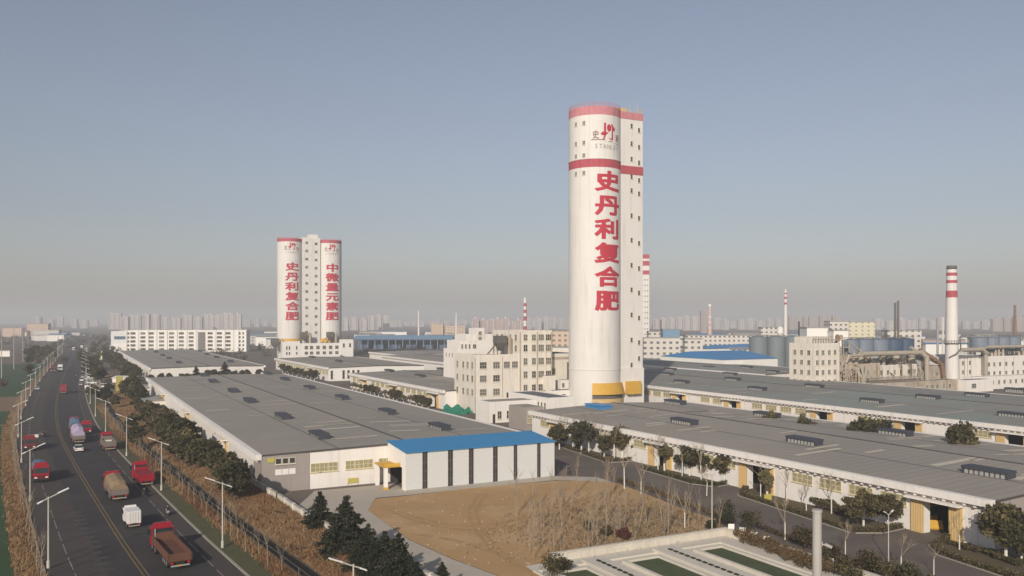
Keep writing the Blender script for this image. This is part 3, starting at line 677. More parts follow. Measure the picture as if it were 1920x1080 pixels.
# low buildings at the foot of the tall silo
AX = G(918, 794); AN = thing('annex', 'low white annex with flat grey roof and a dark doorway before the factory block', 'annex', AX, ROT)
block(AN, 'wall', 0, 16, 0, 9.4, 0, 6.0, 'white_wall', .25, 'roof_grey')
for x in (3.2, 6.2, 12.6): window(AN, 'F', 0, x, 1.2, 1.3, 2.2, 2, 2)
mm = MB(); mm.box(8.0, 10.6, -.05, 0, 0, 3.3); mm.build('door', M['pane_dark'], AN); mm = MB(); mm.box(1.0, 1.8, -.05, 0, 0, 2.6); mm.build('door', M['pane_dark'], AN)
mm = MB(); mm.box(7.6,11,-.8,0,3.4,3.6); mm.build('canopy', M['concrete'], AN)
GX = G(983, 808); GA = thing('gatehouse', 'plain grey gatehouse with small square openings beside the huge right warehouse', 'gatehouse', GX, ROT)
block(GA, 'wall', 0, 6.0, 0, 9, 0, 6.3, 'grey_wall', .0, 'roof_grey')
for x in (1.4, 2.7, 4.0):
    for z in (2.0, 3.3, 4.6): window(GA, 'F', 0, x, z, .7, .8, 1, 1, 'win_yellow', 'pane_olive')
LBC = Vector((9.5, 236, 0)) + Vector((1.0, 14, 0)); LB = thing('service_building', 'long low cream service building under the white factory block', 'service building', LBC, ROT)
block(LB, 'wall', 0, 9, 0, 25, 0, 7.0, 'white_wall', .2, 'roof_dark')
for y in (1.6, 3.6, 5.6, 7.6, 9.6, 14.6, 17.2, 20.8): window(LB, 'L', 0, y, 3.6, .95, 2.0, 1, 2)
mm = MB(); mm.box(-.3, 0, 11.4, 12.8, 3.0, 6.2); mm.build('door', M['hopper_grey'], LB)
LCC = G(1056, 770) ; LC = thing('pump_house', 'small white flat roofed building at the foot of the tall silo', 'pump house', LCC, ROT)
block(LC, 'wall', -4.0, 10.5, 0, 9, 0, 6.6, 'white_wall', .15, 'roof_dark'); block(LC, 'upper_room', -4.5, -.6, 4, 8, 6.6, 11.4, 'cream_wall', .0); block(LC, 'upper_room', 2, 12, 5, 12, 6.6, 9.6, 'white_wall', .15)
for x in (-2.6, .2): window(LC, 'F', 0, x, 4.1, 1.4, 1.4, 2, 1)
window(LC, 'F', 0, 9.4, 4.1, .5, .7, 1, 1); window(LC, 'F', 5, 3.0, 7.4, .9, 1.3, 1, 2)
# green sheeted plant by the white block
GT = thing('covered_stack', 'heap of pallets under bright green sheeting by the white factory block', 'covered stack', G(860, 776), ROT)
def tarp(name, m, x0,x1,y0,y1,h,parent,seed=1, n=10):
    rr = random.Random(seed); mm = MB(); zz = [[0]*(n+1) for _ in range(n+1)]
    for i in range(n+1):
        for j in range(n+1):
            u = i/n; v = j/n; e = min(u,1-u,v,1-v); zz[i][j] = (h*(.62+.38*math.sin(u*7+seed)*math.sin(v*5+seed*2)) if e > .06 else 0) + rr.uniform(-.06,.06)*(1 if e > .06 else 0)
    for i in range(n):
        for j in range(n):
            P = lambda a,b: (x0+(x1-x0)*a/n, y0+(y1-y0)*b/n, max(zz[a][b],0)); mm.face([P(i,j),P(i+1,j),P(i+1,j+1),P(i,j+1)])
    return mm.build(name, M[m], parent)
tarp('sheeting', 'tarp_green', -4.0, 2.0, 0, 4, 3.0, GT, 3, 14); tarp('sheeting', 'tarp_green', 2.2, 5.0, -.5, 3, 1.9, GT, 8, 12); tarp('sheeting', 'tarp_green', -1.5, 2.0, -2.8, -.2, 1.6, GT, 5, 12)
_GM = {}
def glyph_faces(ch, off):                      # filled flat outline, thickened by bars along its edges (each a hair higher)
    if (ch, off) in _GM: return _GM[(ch, off)]
    cu = bpy.data.curves.new('outline', 'CURVE'); cu.dimensions = '2D'; cu.fill_mode = 'BOTH'; edges = []
    for sp in GLY[ch]:
        pts = [(sp[i]/100, sp[i+1]/100) for i in range(0, len(sp), 2)]
        s = cu.splines.new('POLY'); s.points.add(len(pts)-1); s.use_cyclic_u = True
        for p, q in zip(s.points, pts): p.co = (q[0], q[1], 0, 1)
        edges += [(pts[i], pts[(i+1) % len(pts)]) for i in range(len(pts))]
    o = bpy.data.objects.new('outline', cu); COL.objects.link(o)
    me = bpy.data.meshes.new_from_object(o.evaluated_get(bpy.context.evaluated_depsgraph_get()))
    bpy.data.objects.remove(o); bpy.data.curves.remove(cu)
    bm = bmesh.new(); bm.from_mesh(me)
    for f in bm.faces:
        f.normal_update()
        if f.normal.z < 0: f.normal_flip()
    for i, (p, q) in enumerate(edges if off else []):
        d = Vector((q[0]-p[0], q[1]-p[1])); 
        if d.length < 1e-4: continue
        d.normalize(); n = Vector((-d.y, d.x))*off; d *= off*.7; P = Vector(p); Q = Vector(q); z = .0016*(i+1)
        bm.faces.new([bm.verts.new((v.x, v.y, z)) for v in (P-d-n, Q+d-n, Q+d+n, P-d+n)])
    bm.to_mesh(me); bm.free(); _GM[(ch, off)] = me; return me
def wrap(mb, me, r, zc, ang_c, em_ang, em_h, gx0, mi=0, cell=.07):
    """lay a flat glyph on a cylinder of radius r: x (in em) -> angle, y -> height"""
    bm = bmesh.new(); bm.from_mesh(me)
    x = gx0 - 1.0
    while x < gx0 + 1.2:
        bmesh.ops.bisect_plane(bm, geom=bm.verts[:]+bm.edges[:]+bm.faces[:], plane_co=(x,0,0), plane_no=(1,0,0)); x += cell
    k = len(mb.v)
    bm.verts.index_update(); bm.normal_update()
    for v in bm.verts:
        a = ang_c + (v.co.x-gx0)*em_ang
        rr_ = r+v.co.z; mb.v.append((math.sin(a)*rr_, -math.cos(a)*rr_, zc + v.co.y*em_h))
    for f in bm.faces:
        ids = [k+v.index for v in f.verts]
        if f.normal.z < 0: ids.reverse()
        mb.f.append(tuple(ids)); mb.m.append(mi)
    bm.free()
def wrap_poly(mb, pts, r, mi=0):               # pts as (angle, z)
    bm = bmesh.new(); f = bm.faces.new([bm.verts.new((a, z, 0)) for a, z in pts]); bmesh.ops.triangulate(bm, faces=[f])
    a = -.7
    while a < .9:
        bmesh.ops.bisect_plane(bm, geom=bm.verts[:]+bm.edges[:]+bm.faces[:], plane_co=(a,0,0), plane_no=(1,0,0)); a += .06
    k = len(mb.v); bm.verts.index_update(); bm.normal_update()
    for v in bm.verts: mb.v.append((math.sin(v.co.x)*r, -math.cos(v.co.x)*r, v.co.y))
    for q in bm.faces:
        ids = [k+v.index for v in q.verts]
        if q.normal.z < 0: ids.reverse()
        mb.f.append(tuple(ids)); mb.m.append(mi)
    bm.free()
def ring(mb, r0, r1, z0, z1, n=96, mi=0, a0=None, a1=None):
    full = a0 is None
    if full: a0, a1 = 0, 2*math.pi
    for i in range(n):
        a = a0+(a1-a0)*i/n; b = a0+(a1-a0)*(i+1)/n
        mb.face([(math.sin(a)*r0,-math.cos(a)*r0,z0),(math.sin(b)*r0,-math.cos(b)*r0,z0),(math.sin(b)*r1,-math.cos(b)*r1,z1),(math.sin(a)*r1,-math.cos(a)*r1,z1)], mi)
# emblem points read off the near silo, turned into (angle from the lettering centre, height)
_TC = 27.7; _TA = 5.4
def _emb(cx, cy):
    px = 1090 + cx/15.43; py = 220 + cy/15.43
    return (math.asin(max(-1,min(1,(px-1115)/48.9))) - rad(_TA+_TC), CAMZ + (HZ-py)*277/F - 85.0)
_EMB = {'stem': [(645,160),(705,160),(708,430),(690,560),(650,645),(605,645),(650,540),(645,430)],
 'leaf': [(545,490),(600,420),(690,430),(785,430),(735,475),(690,525),(600,525)],
 'hook': [(845,185),(890,190),(912,250),(902,340),(960,305),(945,370),(900,392),(905,620),(880,650),(850,650),(775,585),(860,605),(865,400),(872,300),(850,240)],
 'line': [(285,645),(690,640),(690,662),(285,672)], 'line2': [(775,675),(900,690),(895,708),(775,698)], 'line3': [(950,715),(1075,740),(1075,760),(950,735)]}
def lettering(parent, r, ztop, step, chars, zlogo):
    mb = MB(); th = rad(66)
    for i, ch in enumerate(chars): wrap(mb, glyph_faces(ch, .039), r+.05, ztop - i*step - 6.2 + .5, 0, th, 6.7, .5)
    mb.build('lettering', M['red_paint'], parent)
    mb = MB(); R_ = r+.05
    for k in ('stem','leaf','hook'): wrap_poly(mb, [(a, zlogo+z) for a, z in [_emb(*p) for p in _EMB[k]]][::-1], R_, 0)
    el = [_emb(790+62*math.cos(t*.3142), 300-105*math.sin(t*.3142)) for t in range(20)]; wrap_poly(mb, [(a, zlogo+z) for a, z in el], R_+.02, 0)
    for k in ('line','line2','line3'): wrap_poly(mb, [(a, zlogo+z) for a, z in [_emb(*p) for p in _EMB[k]]][::-1], R_, 1)
    a0, z0 = _emb(415, 505); wrap(mb, glyph_faces('史', .02), R_, zlogo+z0-1.1, a0, rad(14.5), 2.9, .5, 1)
    a0, z0 = _emb(1015, 570); wrap(mb, glyph_faces('利', .02), R_, zlogo+z0-1.1, a0+.02, rad(14), 2.7, .5, 1)
    a0, z0 = _emb(445, 885); a1, z1 = _emb(1020, 920); n = 7
    for i, ch in enumerate('STANLEY'):
        t = i/(n-1); wrap(mb, glyph_faces(ch, .01), R_, zlogo+z0-.1-.3*t, a0+(a1-a0)*t, rad(11), 2.0, .32, 2)
    mb.build('emblem', [M['red_paint'], M['logo_brown'], M['logo_grey']], parent)
def silo_body(parent, r, top, bands, ledge=()):
    mb = MB(); N = 96; zs = sorted({0, top} | {z for b in bands for z in b})
    for z0, z1 in zip(zs[:-1], zs[1:]): ring(mb, r, r, z0, z1, N, (2 if z1 == top else 1) if any(b[0] <= z0 and z1 <= b[1] for b in bands) else 0)
    mb.face([(math.sin(2*math.pi*i/N)*r, -math.cos(2*math.pi*i/N)*r, top) for i in range(N)], 0)
    o = mb.build('shell', [M['tower_white'], M['red_faded'], M['red_pale' if r < 9 else 'red_faded']], parent)
    for p in o.data.polygons: p.use_smooth = len(p.vertices) == 4
    if ledge:
        mb = MB()
        for z in ledge: ring(mb, r+.12, r+.12, z, z+.35, N); ring(mb, r, r+.12, z-.02, z, N); ring(mb, r+.12, r, z+.35, z+.36, N)
        mb.build('ledge', M['tower_white'], parent)
    mb = MB(); n = 48                          # guard rail on the roof edge
    for i in range(n):
        a = 2*math.pi*i/n; b = 2*math.pi*(i+1)/n; p = (math.sin(a)*(r-.2), -math.cos(a)*(r-.2)); q = (math.sin(b)*(r-.2), -math.cos(b)*(r-.2))
        mb.bar((*p, top), (*p, top+1.15), .09); mb.bar((*p, top+1.12), (*q, top+1.12), .08); mb.bar((*p, top+.6), (*q, top+.6), .06)
    mb.build('guard_rail', M['red_pale'], parent)
def slot(root, x, y, z, w=.9, h=1.5): window(root, 'F', y, x, z, w, h, 1, 2, 'win_frame', 'pane_dark')

# ------------------------------------------------------------------ the tall silo
TC = Vector((27.6, 285, 0)); TW = thing('silo', 'tallest white silo with six red characters down its side and a block shaft', 'silo', TC, ROT)
TR, TT = 8.64, 99.5
silo_body(TW, TR, TT, [(96.6, 99.5), (79.6, 82.3)], (82.3, 13.6))
mb = MB(); mb.box(4.5, 15.6, -5.6, 6.5, 14.0, 97.0, 0); mb.box(4.5, 15.9, -5.9, 6.8, 0, 14.0, 0); mb.box(4.4, 15.72, -5.72, 6.6, 97.0, 99.3, 2); mb.box(4.4, 15.72, -5.72, 6.6, 78.6, 81.4, 1)
mb.build('lift_shaft', [M['tower_white'], M['red_faded'], M['red_pale']], TW)
mb = MB()
for i in range(11):
    x = 5+i*1.02; mb.bar((x,-5.5,99.3),(x,-5.5,100.4),.09)
    if i < 9: mb.bar((15.5,-5.5+i*1.4,99.3),(15.5,-5.5+i*1.4,100.4),.09)
mb.bar((5,-5.5,100.4),(15.5,-5.5,100.4),.08); mb.bar((15.5,-5.5,100.4),(15.5,6,100.4),.08); mb.build('guard_rail', M['yellow_tan'], TW)
for x, y, h in ((7,-4,2.4),(9.5,-3,1.6),(11,-4.5,3.0),(14,-4.8,3.6)): mb = MB(); mb.cyl((x,y,99.3),(x,y,99.3+h),.09,.05,6); mb.build('mast', M['lamp_pole'], TW)
mb = MB(); mb.cyl((-2,-5,99.5),(-2,-5,103.2),.08,.04,6); mb.build('mast', M['lamp_pole'], TW)
mb = MB(); mb.box(8,10,-4,-2.6,99.3,101.0); mb.build('roof_box', M['yellow_tan'], TW)
lettering(TW, TR, 78.3, 7.76, '史丹利复合肥', 85.0)
for px, yy in [(1184,y) for y in (236,269,298,331,357,404,450,497,543,590,637,684)] + [(1198,y) for y in (244,276,305,338,363,409,456,503,549,596,642,672,734)]:
    a = on(TC, 1, -5.9 if yy > 690 else -5.6, px, yy); slot(TW, a.x, -5.9 if yy > 690 else -5.6, a.z-.8, .9, 1.5)
for ang, zs in ((-57, (93.4,87.0,82.9,77.2)), (-78, (93.4,87.0,82.9,77.2))):
    for z in zs:
        a = rad(ang); window(TW, 'F', -math.cos(a)*(TR-.02), math.sin(a)*(TR-.02), z, 1.0, 1.3, 2, 2, 'win_frame', 'pane_mid', a)
mb = MB(); ring(mb, TR+.5, TR+1.4, 9.4, 5.8, 40, 0, rad(-38), rad(62)); ring(mb, TR, TR+.5, 9.5, 9.4, 40, 0, rad(-38), rad(62)); mb.box(8.2, 13.6, -7.6, -5.9, 5.4, 9.6, 0); mb.build('yellow_skirt', M['yellow'], TW)
mb = MB(); ring(mb, TR+.6, TR+.6, 4.4, 5.8, 40, 0, rad(-38), rad(62)); mb.build('vent_louvre', M['hopper_grey'], TW); mb = MB(); ring(mb, TR+1.0, TR+1.0, 0, 4.4, 40, 0, rad(-38), rad(62)); mb.build('base_ring', M['yellow_tan'], TW)

# ------------------------------------------------------------------ the pair of silos
C2 = Vector((-174, 668, 0)); S2 = 31.5; R2_, T2 = 9.6, 93.3
for i, (dx, chars, lb) in enumerate(((0, '史丹利复合肥', 'left one of the pair of round white silos behind the long warehouses'), (S2, '中微量元素肥', 'right one of the pair of round white silos, behind the window shaft'))):
    p = world(C2, (dx, 0, 0)); t = thing('silo', lb, 'silo', p, ROT)
    silo_body(t, R2_, T2, [(T2-2.6, T2)], (76.2,)); lettering(t, R2_, 74.5, 7.65, chars, 81.0)
    mb = MB(); ring(mb, R2_+.4, R2_+1.2, 15.6, 12.4, 40, 0, rad(-75), rad(40)); mb.build('yellow_skirt', M['yellow'], t)
ST = thing('stair_tower', 'square white stair tower with two columns of windows between the pair of silos', 'stair tower', C2, ROT)
mb = MB(); mb.box(8.3, 22.6, -6, 6, 0, 94.6); mb.box(14.8, 21.2, -4, 4, 94.6, 97.4); mb.build('wall', M['tower_white'], ST)
for k in range(12):
    for x in (11.8, 19.2): window(ST, 'F', -6, x, 89.5-k*6.35-(.5 if x > 15 else 0), 2.2, 1.9, 2, 2, 'win_frame', RND.choice(['pane_dark','pane_mid']))
PHC = world(C2, (0, -16, 0)); PH = thing('packing_house', 'low white packing house at the foot of the pair of silos', 'packing house', PHC, ROT)
block(PH, 'wall', -9, 46, 0, 9, 0, 11.8, 'clean_white', .3); block(PH, 'wall', 36, 46.2, -.3, 6, 0, 14.2, 'clean_white', .4); block(PH, 'wall', -9.2, 4, -.2, 6, 0, 13.4, 'clean_white', .3)
for x in (-6,-4,1.5,9,13,18,23,28,33): window(PH, 'F', 0 if x > 4.5 else -.2, x, 7.4, 2.6 if x > 8 else 1.1, 2.6, 3 if x > 8 else 1, 2); window(PH, 'F', 0 if x > 4.5 else -.2, x, 3.4, 2.6 if x > 8 else 1.1, 2.2, 3 if x > 8 else 1, 2)
for x in (38.5, 43.5): window(PH, 'F', -.3, x, 8.6, 1.6, 3, 1, 2)
for px, lb in ((570,'dark dust hopper on the packing house roof before the window shaft'),(619,'dark dust hopper on the packing house roof before the right silo')):
    a = on(PHC, 1, 3, px, 640); dup(HP, lb, world(PHC, (a.x, 3, 11.8)), ROT, sc=1.35)
mb = MB(); mb.cyl((0,0,0),(0,0,8),.18,.12,6); MS = thing('mast', 'thin dark mast before the left silo of the pair', 'mast', world(PHC, (10.5,4,11.8)), 0); mb.build('pole', M['black'], MS)
dup(HP, 'dark dust hopper beside the packing house left end', world(PHC, (-14, 4, 6)), ROT, sc=1.5)

# ------------------------------------------------------------------ long white office building
OC = AT(237, 800); OB = thing('office_building', 'long white five storey office building with many window bays, far left', 'office building', OC, rad(5))
OW = 110.0
block(OB, 'wall', 0, OW, 0, 16, 0, 19.6, 'clean_white', .8, 'roof_far')
bays = [6,15,22.5,32,41,50,59,76.5,85,93]
for i, b in enumerate(bays): mb = MB(); mb.box(b+3.2, b+5.3, -.7, 0, 0, 20.2); mb.build('pier', M['clean_white'], OB)
for x in (-.4, 102.0, 109.2): mb = MB(); mb.box(x, x+.9, -.8, 0, 0, 21); mb.build('pier', M['clean_white'], OB)
for b in bays:
    for k in range(5): window(OB, 'F', 0, b, 1.4+k*3.75, 4.6, 2.1, 4, 1, 'win_frame', RND.choice(['pane_dark','pane_mid','pane_dark']))
for x in (103.8, 107):
    for k in range(5): window(OB, 'F', 0, x, 1.4+k*3.75, 1.5, 2.0, 1, 1)
for x in (1.8,):
    for k in range(5): window(OB, 'F', 0, x, 1.4+k*3.75, 1.7, 2.0, 1, 1)
mb = MB(); mb.box(65.4, 72, -.15, 0, 0, 18.6, 1)
for k in range(8): mb.box(65.4+k*.94-.05, 65.4+k*.94+.05, -.25, -.15, 0, 18.6, 0)
for k in range(6): mb.box(65.4, 72, -.22, -.15, 3.1*k, 3.1*k+.2, 0)
mb.build('glass_front', [M['steel_grey'], M['pane_mid']], OB)
mb = MB()
for k in range(30): mb.box(8+k*3.4, 8.25+k*3.4, .3, .5, 20.4, 21.9)
mb.box(8, 107, .3, .45, 21.9, 22.1); mb.build('roof_frame', M['concrete'], OB)
OA = thing('side_block', 'windowless pale block with one dark band at the left end of the office building', 'side block', AT(208, 815), rad(5))
block(OA, 'wall', 0, 15, 0, 18, 0, 19.0, 'grey_panel', .4, 'roof_far'); mb = MB(); mb.box(3, 14.6, -.12, 0, 11.5, 14.5); mb.build('window_band', M['navy_metal'], OA); mb = MB(); mb.box(0,15,-3,0,0,5.6); mb.build('porch', M['white_wall'], OA)

# ------------------------------------------------------------------ chemical works on the right
PC = Vector((114.8, 325, 0))
def pt(name, label, cat, x, y=0, z=0, rz=0): return thing(name, label, cat, world(PC, (x, y, z)), ROT + rz)
A = pt('works_block', 'square cream five storey works block at the left end of the chemical works', 'works block', 0)
block(A, 'wall', 0, 14, 0, 12.2, 0, 20.4, 'cream_wall', .7)
facade_windows(A, 'L', 0, [2.2, 5.8, 9.2], [5.2, 9.0, 12.8, 16.6], 1.5, 1.8, 2, 2); facade_windows(A, 'F', 0, [2, 5, 8.4, 11.5], [5.2, 9.0, 12.8, 16.6], 1.5, 1.8, 2, 2)
block(A, 'roof_room', 1.5, 12, 3, 11, 20.4, 23.2, 'cream_wall', .3)
mb = MB()
for i in range(8): mb.box(1.5+i*1.4, 1.7+i*1.4, 1.4, 1.6, 20.4, 23.6); 
mb.box(1.5, 11.6, 1.4, 1.6, 23.4, 23.6); mb.build('roof_frame', M['pipe_beige'], A)
def works(label, x0, x1, y0, y1, h, m, rows, step, seed, par=.4):
    rr = random.Random(seed); o = pt('works_block', label, 'works block', x0, y0); w = x1-x0
    block(o, 'wall', 0, w, 0, y1-y0, 0, h, m, par)
    x = 2.0
    while x < w-1:
        for z in rows:
            if rr.random() < .85: window(o, 'F', 0, x, z, 1.5, 1.7, 2, 2, 'win_frame', rr.choice(['pane_dark','pane_dark','pane_mid']))
        x += step*rr.uniform(.85,1.2)
    mm = MB()
    for k in range(4): a = rr.uniform(.5, w-.5); mm.bar((a,-.12,0),(a,-.12,h-.2),.18)
    mm.build('drain_pipe', M['dirty_wall'], o); return o
works('stained block right of the five storey block, full of pipes', 14.4, 23.5, 2, 12, 15.5, 'dirty_wall', [4.4, 8.2, 12], 3.2, 1)
works('cream block with stained walls in the middle of the chemical works', 23.8, 36, -1, 11, 12.4, 'dirty_wall', [4.6, 8.4], 3.6, 2)
works('longer stained works block beside the thick bent pipe', 36.3, 60, .5, 12, 11.4, 'cream_wall', [4.4, 8.0], 4.0, 3)
works('low stained row of sheds along the front of the chemical works', 22, 76, -6.5, -1.5, 5.2, 'dirty_wall', [2.0], 3.4, 4, .2)
works('brown stained block with dark openings left of the striped chimney', 62.8, 77, 2, 14, 10.4, 'dirty_wall', [3.0, 6.4], 3.0, 5)
works('white two storey works block right of the striped chimney', 88.5, 106, 4, 16, 14.2, 'white_wall', [6.4, 10.4], 5.0, 6)
works('long white works block at the right edge of the photo', 106.3, 150, 1.0, 14, 13.6, 'white_wall', [5.6, 9.6], 4.4, 7)
works('low white row in front of the right works blocks', 90, 150, -4, 0.8, 5.4, 'white_wall', [2.2], 4.2, 8, .3)
works('pale works hall behind the blue tanks of the chemical works', 40, 84, 30, 44, 17, 'cream_wall', [12.5], 4.2, 9)
# striped chimney
CH = pt('chimney', 'big white chimney with three red bands and grey top at the chemical works', 'chimney', 83, 1)
mb = MB(); HT = 53.2; zz = [(0,20.2,0),(20.2,39.6,0),(39.6,42.5,1),(42.5,45.7,0),(45.7,47.0,1),(47.0,48.8,0),(48.8,50.2,1),(50.2,51.6,0),(51.6,HT,2)]
rz_ = lambda z: 2.95 - .95*z/HT
for a, b, k in zz: mb.cyl((0,0,a),(0,0,b),rz_(a),rz_(b),32,k,cap=(b==HT))
o = mb.build('stack', [M['tower_white'], M['red_faded'], M['hopper_grey']], CH)
for p in o.data.polygons: p.use_smooth = len(p.vertices) == 4
mb = MB(); mb.cyl((0,0,20.0),(0,0,20.25),3.5,3.5,24)
for k in range(20): a = k*.314; p = (math.cos(a)*3.4, math.sin(a)*3.4); q = (math.cos(a+.314)*3.4, math.sin(a+.314)*3.4); mb.bar((*p,20.2),(*p,21.4),.1); mb.bar((*p,21.4),(*q,21.4),.09)
mb.build('platform', M['hopper_grey'], CH)
mb = MB(); mb.tube([(-2.9,-.8,14),(-1.5,-3.0,15.5),(1.0,-3.4,17.5),(3.4,-1.8,20)], .3, 8); mb.build('flue_pipe', M['hopper_grey'], CH)
o = pt('switch_house', 'plain white flat roofed switch house under the striped chimney', 'switch house', 76.5, -10)
block(o, 'wall', 0, 18, 0, 6, 0, 5.0, 'white_wall', .2); window(o, 'F', 0, 5, 1.8, 3.0, 1.8, 4, 2)
# pipework
def pipe(label, pts, r, m='pipe_beige', n=12, at=(0,0)):
    o = pt('pipe', label, 'pipe', at[0], at[1]); mb = MB(); mb.tube(pts, r, n)
    for a in pts[1:-1]: mb.cyl((a[0],a[1],a[2]-r*.9),(a[0],a[1],a[2]+r*.9),r*1.0,r*1.0,n)
    mb.build('duct', M[m], o, smooth=False)
    mb = MB()
    for a, b in zip(pts[:-1], pts[1:]):
        a = Vector(a); b = Vector(b); L_ = (b-a).length
        for k in range(1, int(L_/6)+1): c = a.lerp(b, k*6/L_ if k*6 < L_ else 1); d = (b-a).normalized()*.15; mb.cyl(c-d, c+d, r*1.12, r*1.12, n)
    mb.build('flange', M[m], o); return o
pipe('thick beige pipe running level then bending down in front of the works', [(26,-.6,16.6),(60,-1.8,16.6),(62,-2.6,14.5),(62,-2.8,0)], .95)
pipe('thick beige pipe right of the striped chimney, bending down the white block', [(87,-1,17.2),(102,-.5,17.2),(104,-.5,15.6),(104,-.5,3)], .85)
pipe('beige pipe along the roof of the right works block', [(108,2,18.0),(150,2,18.0)], .7)
pipe('rust coloured duct sloping down left of the striped chimney', [(66,4,17.5),(72,1,13.5),(76,.5,11.0),(77.5,.2,3)], .8, 'rust')
pipe('grey beige duct behind the rust coloured one', [(62,5,18.5),(69,3,14.5),(75,2,12.0)], .75)
pipe('bent beige pipe standing by the five storey block', [(16,-1.5,0),(16,-1.5,13.5),(18,-1.2,16),(26,-.8,16.2)], .55)
pipe('thin beige pipe sloping over the stained block', [(28,6,20.5),(38,5,13.2)], .35)
pipe('short beige pipe rising from the longer works block roof', [(44,4,11.4),(44,4,16.0)], .8)
pipe('second short beige pipe rising from the longer works block roof', [(38.5,5,11.4),(38.5,5,16.0)], .8)
pipe('slender rust red pipe standing among the ducts', [(70.5,6,9),(70.5,6,22)], .3, 'rust')
FM = pt('process_tower', 'open beige process frame of columns and floors above the stained works blocks', 'process tower', 24, 12.5)
for k in range(4):
    z = 12.6+k*3.0; mb = MB(); mb.box(0, 15-k*2.2, 0, 6, z, z+.3); mb.build('floor', M['dirty_wall'], FM)
    for i in range(5-k//2): mb = MB(); mb.box(i*3.3-.2+.3, i*3.3+.5, .1, .5, z-2.7, z); mb.build('column', M['pipe_beige'], FM)
    mb = MB(); r_ = 1.0; mb.cyl((3+k,2.5,z+.3),(3+k,2.5,z+2.4),r_,r_*.6,12); mb.cyl((8-k*.6,3,z+.3),(8-k*.6,3,z+2.0),.7,.7,10); mb.build('vessel', M[('pipe_beige','dirty_wall','hopper_grey','rust')[k]], FM)
mb = MB(); mb.bar((-4,3,12.5),(9,3,23.5),1.0,1.0); mb.build('conveyor', M['dirty_wall'], FM)
# tanks
def tank(label, x, y, r, z0, z1, m, name='tank', legs=False):
    o = pt(name, label, 'tank', x, y, 0); mb = MB(); mb.cyl((0,0,z0),(0,0,z1),r,r,28); mb.cyl((0,0,z1),(0,0,z1+r*.18),r,r*.15,28); q = mb.build('shell', M[m], o)
    mb = MB()
    for z in (z0+.4, (z0+z1)/2, z1-.3): mb.cyl((0,0,z),(0,0,z+.22),r*1.015,r*1.015,28,cap=True)
    mb.build('hoop', M[m], o)
    mb = MB()
    for k in range(6): a = k*1.047; mb.box(math.cos(a)*r*.9-.2, math.cos(a)*r*.9+.2, math.sin(a)*r*.9-.2, math.sin(a)*r*.9+.2, 0, z0)
    if z0 > 0: mb.build('leg', M['hopper_grey'], o)
    mb = MB()
    for k in range(16): a = k*.3927; p = (math.cos(a)*r*.97, math.sin(a)*r*.97); b = a+.3927; q = (math.cos(b)*r*.97, math.sin(b)*r*.97); mb.bar((*p,z1),(*p,z1+1.0),.1); mb.bar((*p,z1+1.0),(*q,z1+1.0),.09)
    mb.build('guard_rail', M['hopper_grey'], o); return o
for i, (x, y, r, m) in enumerate(((39,16,3.6,'tank_blue'),(47,17,4.6,'tank_blue'),(57,17.5,4.6,'tank_blue'),(67,18,4.4,'navy_metal'),(76,19,4.2,'navy_metal'))):
    tank('%s blue tank from the left in the row behind the works roofs' % ordw(i+1), x, y, r, 12.5, 21.6, m)
for i, x in enumerate((112, 120, 128, 136)): tank('%s pale blue tank from the left on the right works block' % ordw(i+1), x, 8, 3.8, 15.5, 22.0, 'tank_blue')
for i, (px, D_) in enumerate(((1422,520),(1455,524),(1486,528))):
    p = local(PC, AT(px, D_)); tank('%s big dull grey storage tank from the left, behind the cream five storey block' % ordw(i+1), p.x, p.y, 5.6, 0, 19.6, 'tank_grey', 'storage_tank')
FR = pt('pipe_rack', 'tangle of dark steel frames and pipes on the works roofs', 'pipe rack', 25, 8)
mb = MB(); rr = random.Random(4)
for k in range(26): x = rr.uniform(0,50); y = rr.uniform(0,6); h = rr.uniform(12.5,16.5); mb.bar((x,y,10.5),(x,y,h),.28)
for k in range(8): z = 12.5+k*.5; mb.bar((rr.uniform(0,12),k*.7,z),(rr.uniform(30,50),k*.7,z),.3)
mb.build('frame', M['hopper_grey'], FR); mb = MB()
for k in range(14): x = rr.uniform(0,48); y = rr.uniform(0,6); r = rr.uniform(.5,1.1); mb.cyl((x,y,10.5),(x,y,rr.uniform(12.5,15)),r,r*rr.uniform(.3,1),10)
mb.build('vessel', M['dirty_wall'], FR)
for k in range(12): mb = MB(); x = rr.uniform(0,46); mb.tube([(x,rr.uniform(-2,0),rr.uniform(11,13)),(x+rr.uniform(1,4),0,rr.uniform(13,15)),(x+rr.uniform(4,7),3,rr.uniform(11,16))], rr.uniform(.15,.4), 6); mb.build('pipe', M[rr.choice(['pipe_beige','hopper_grey','rust','dirty_wall'])], FR)
FR2 = pt('pipe_rack', 'dark steel frames and small vessels on the right works block roof', 'pipe rack', 108, 3); mb = MB()
for k in range(20): x = rr.uniform(0,40); y = rr.uniform(0,3); mb.bar((x,y,13.6),(x,y,rr.uniform(15,17.5)),.28)
for k in range(5): mb.bar((0,k*.6,14.5+k*.6),(41,k*.6,14.5+k*.6),.3)
mb.build('frame', M['hopper_grey'], FR2); mb = MB()
for k in range(9): x = rr.uniform(1,40); mb.cyl((x,-.6,13.6),(x,-.6,rr.uniform(15,17)),.7,.4,10)
mb.build('vessel', M['dirty_wall'], FR2)
FR3 = pt('pipe_rack', 'stained steel frames and pipes between the five storey block and the middle block', 'pipe rack', 14, -4); mb = MB()
for k in range(14): x = rr.uniform(0,11); y = rr.uniform(0,4); mb.bar((x,y,0),(x,y,rr.uniform(5,13)),.3)
for k in range(7): mb.bar((0,k*.5,2+k*1.5),(11,k*.5,2.2+k*1.5),.3)
mb.build('frame', M['dirty_wall'], FR3)
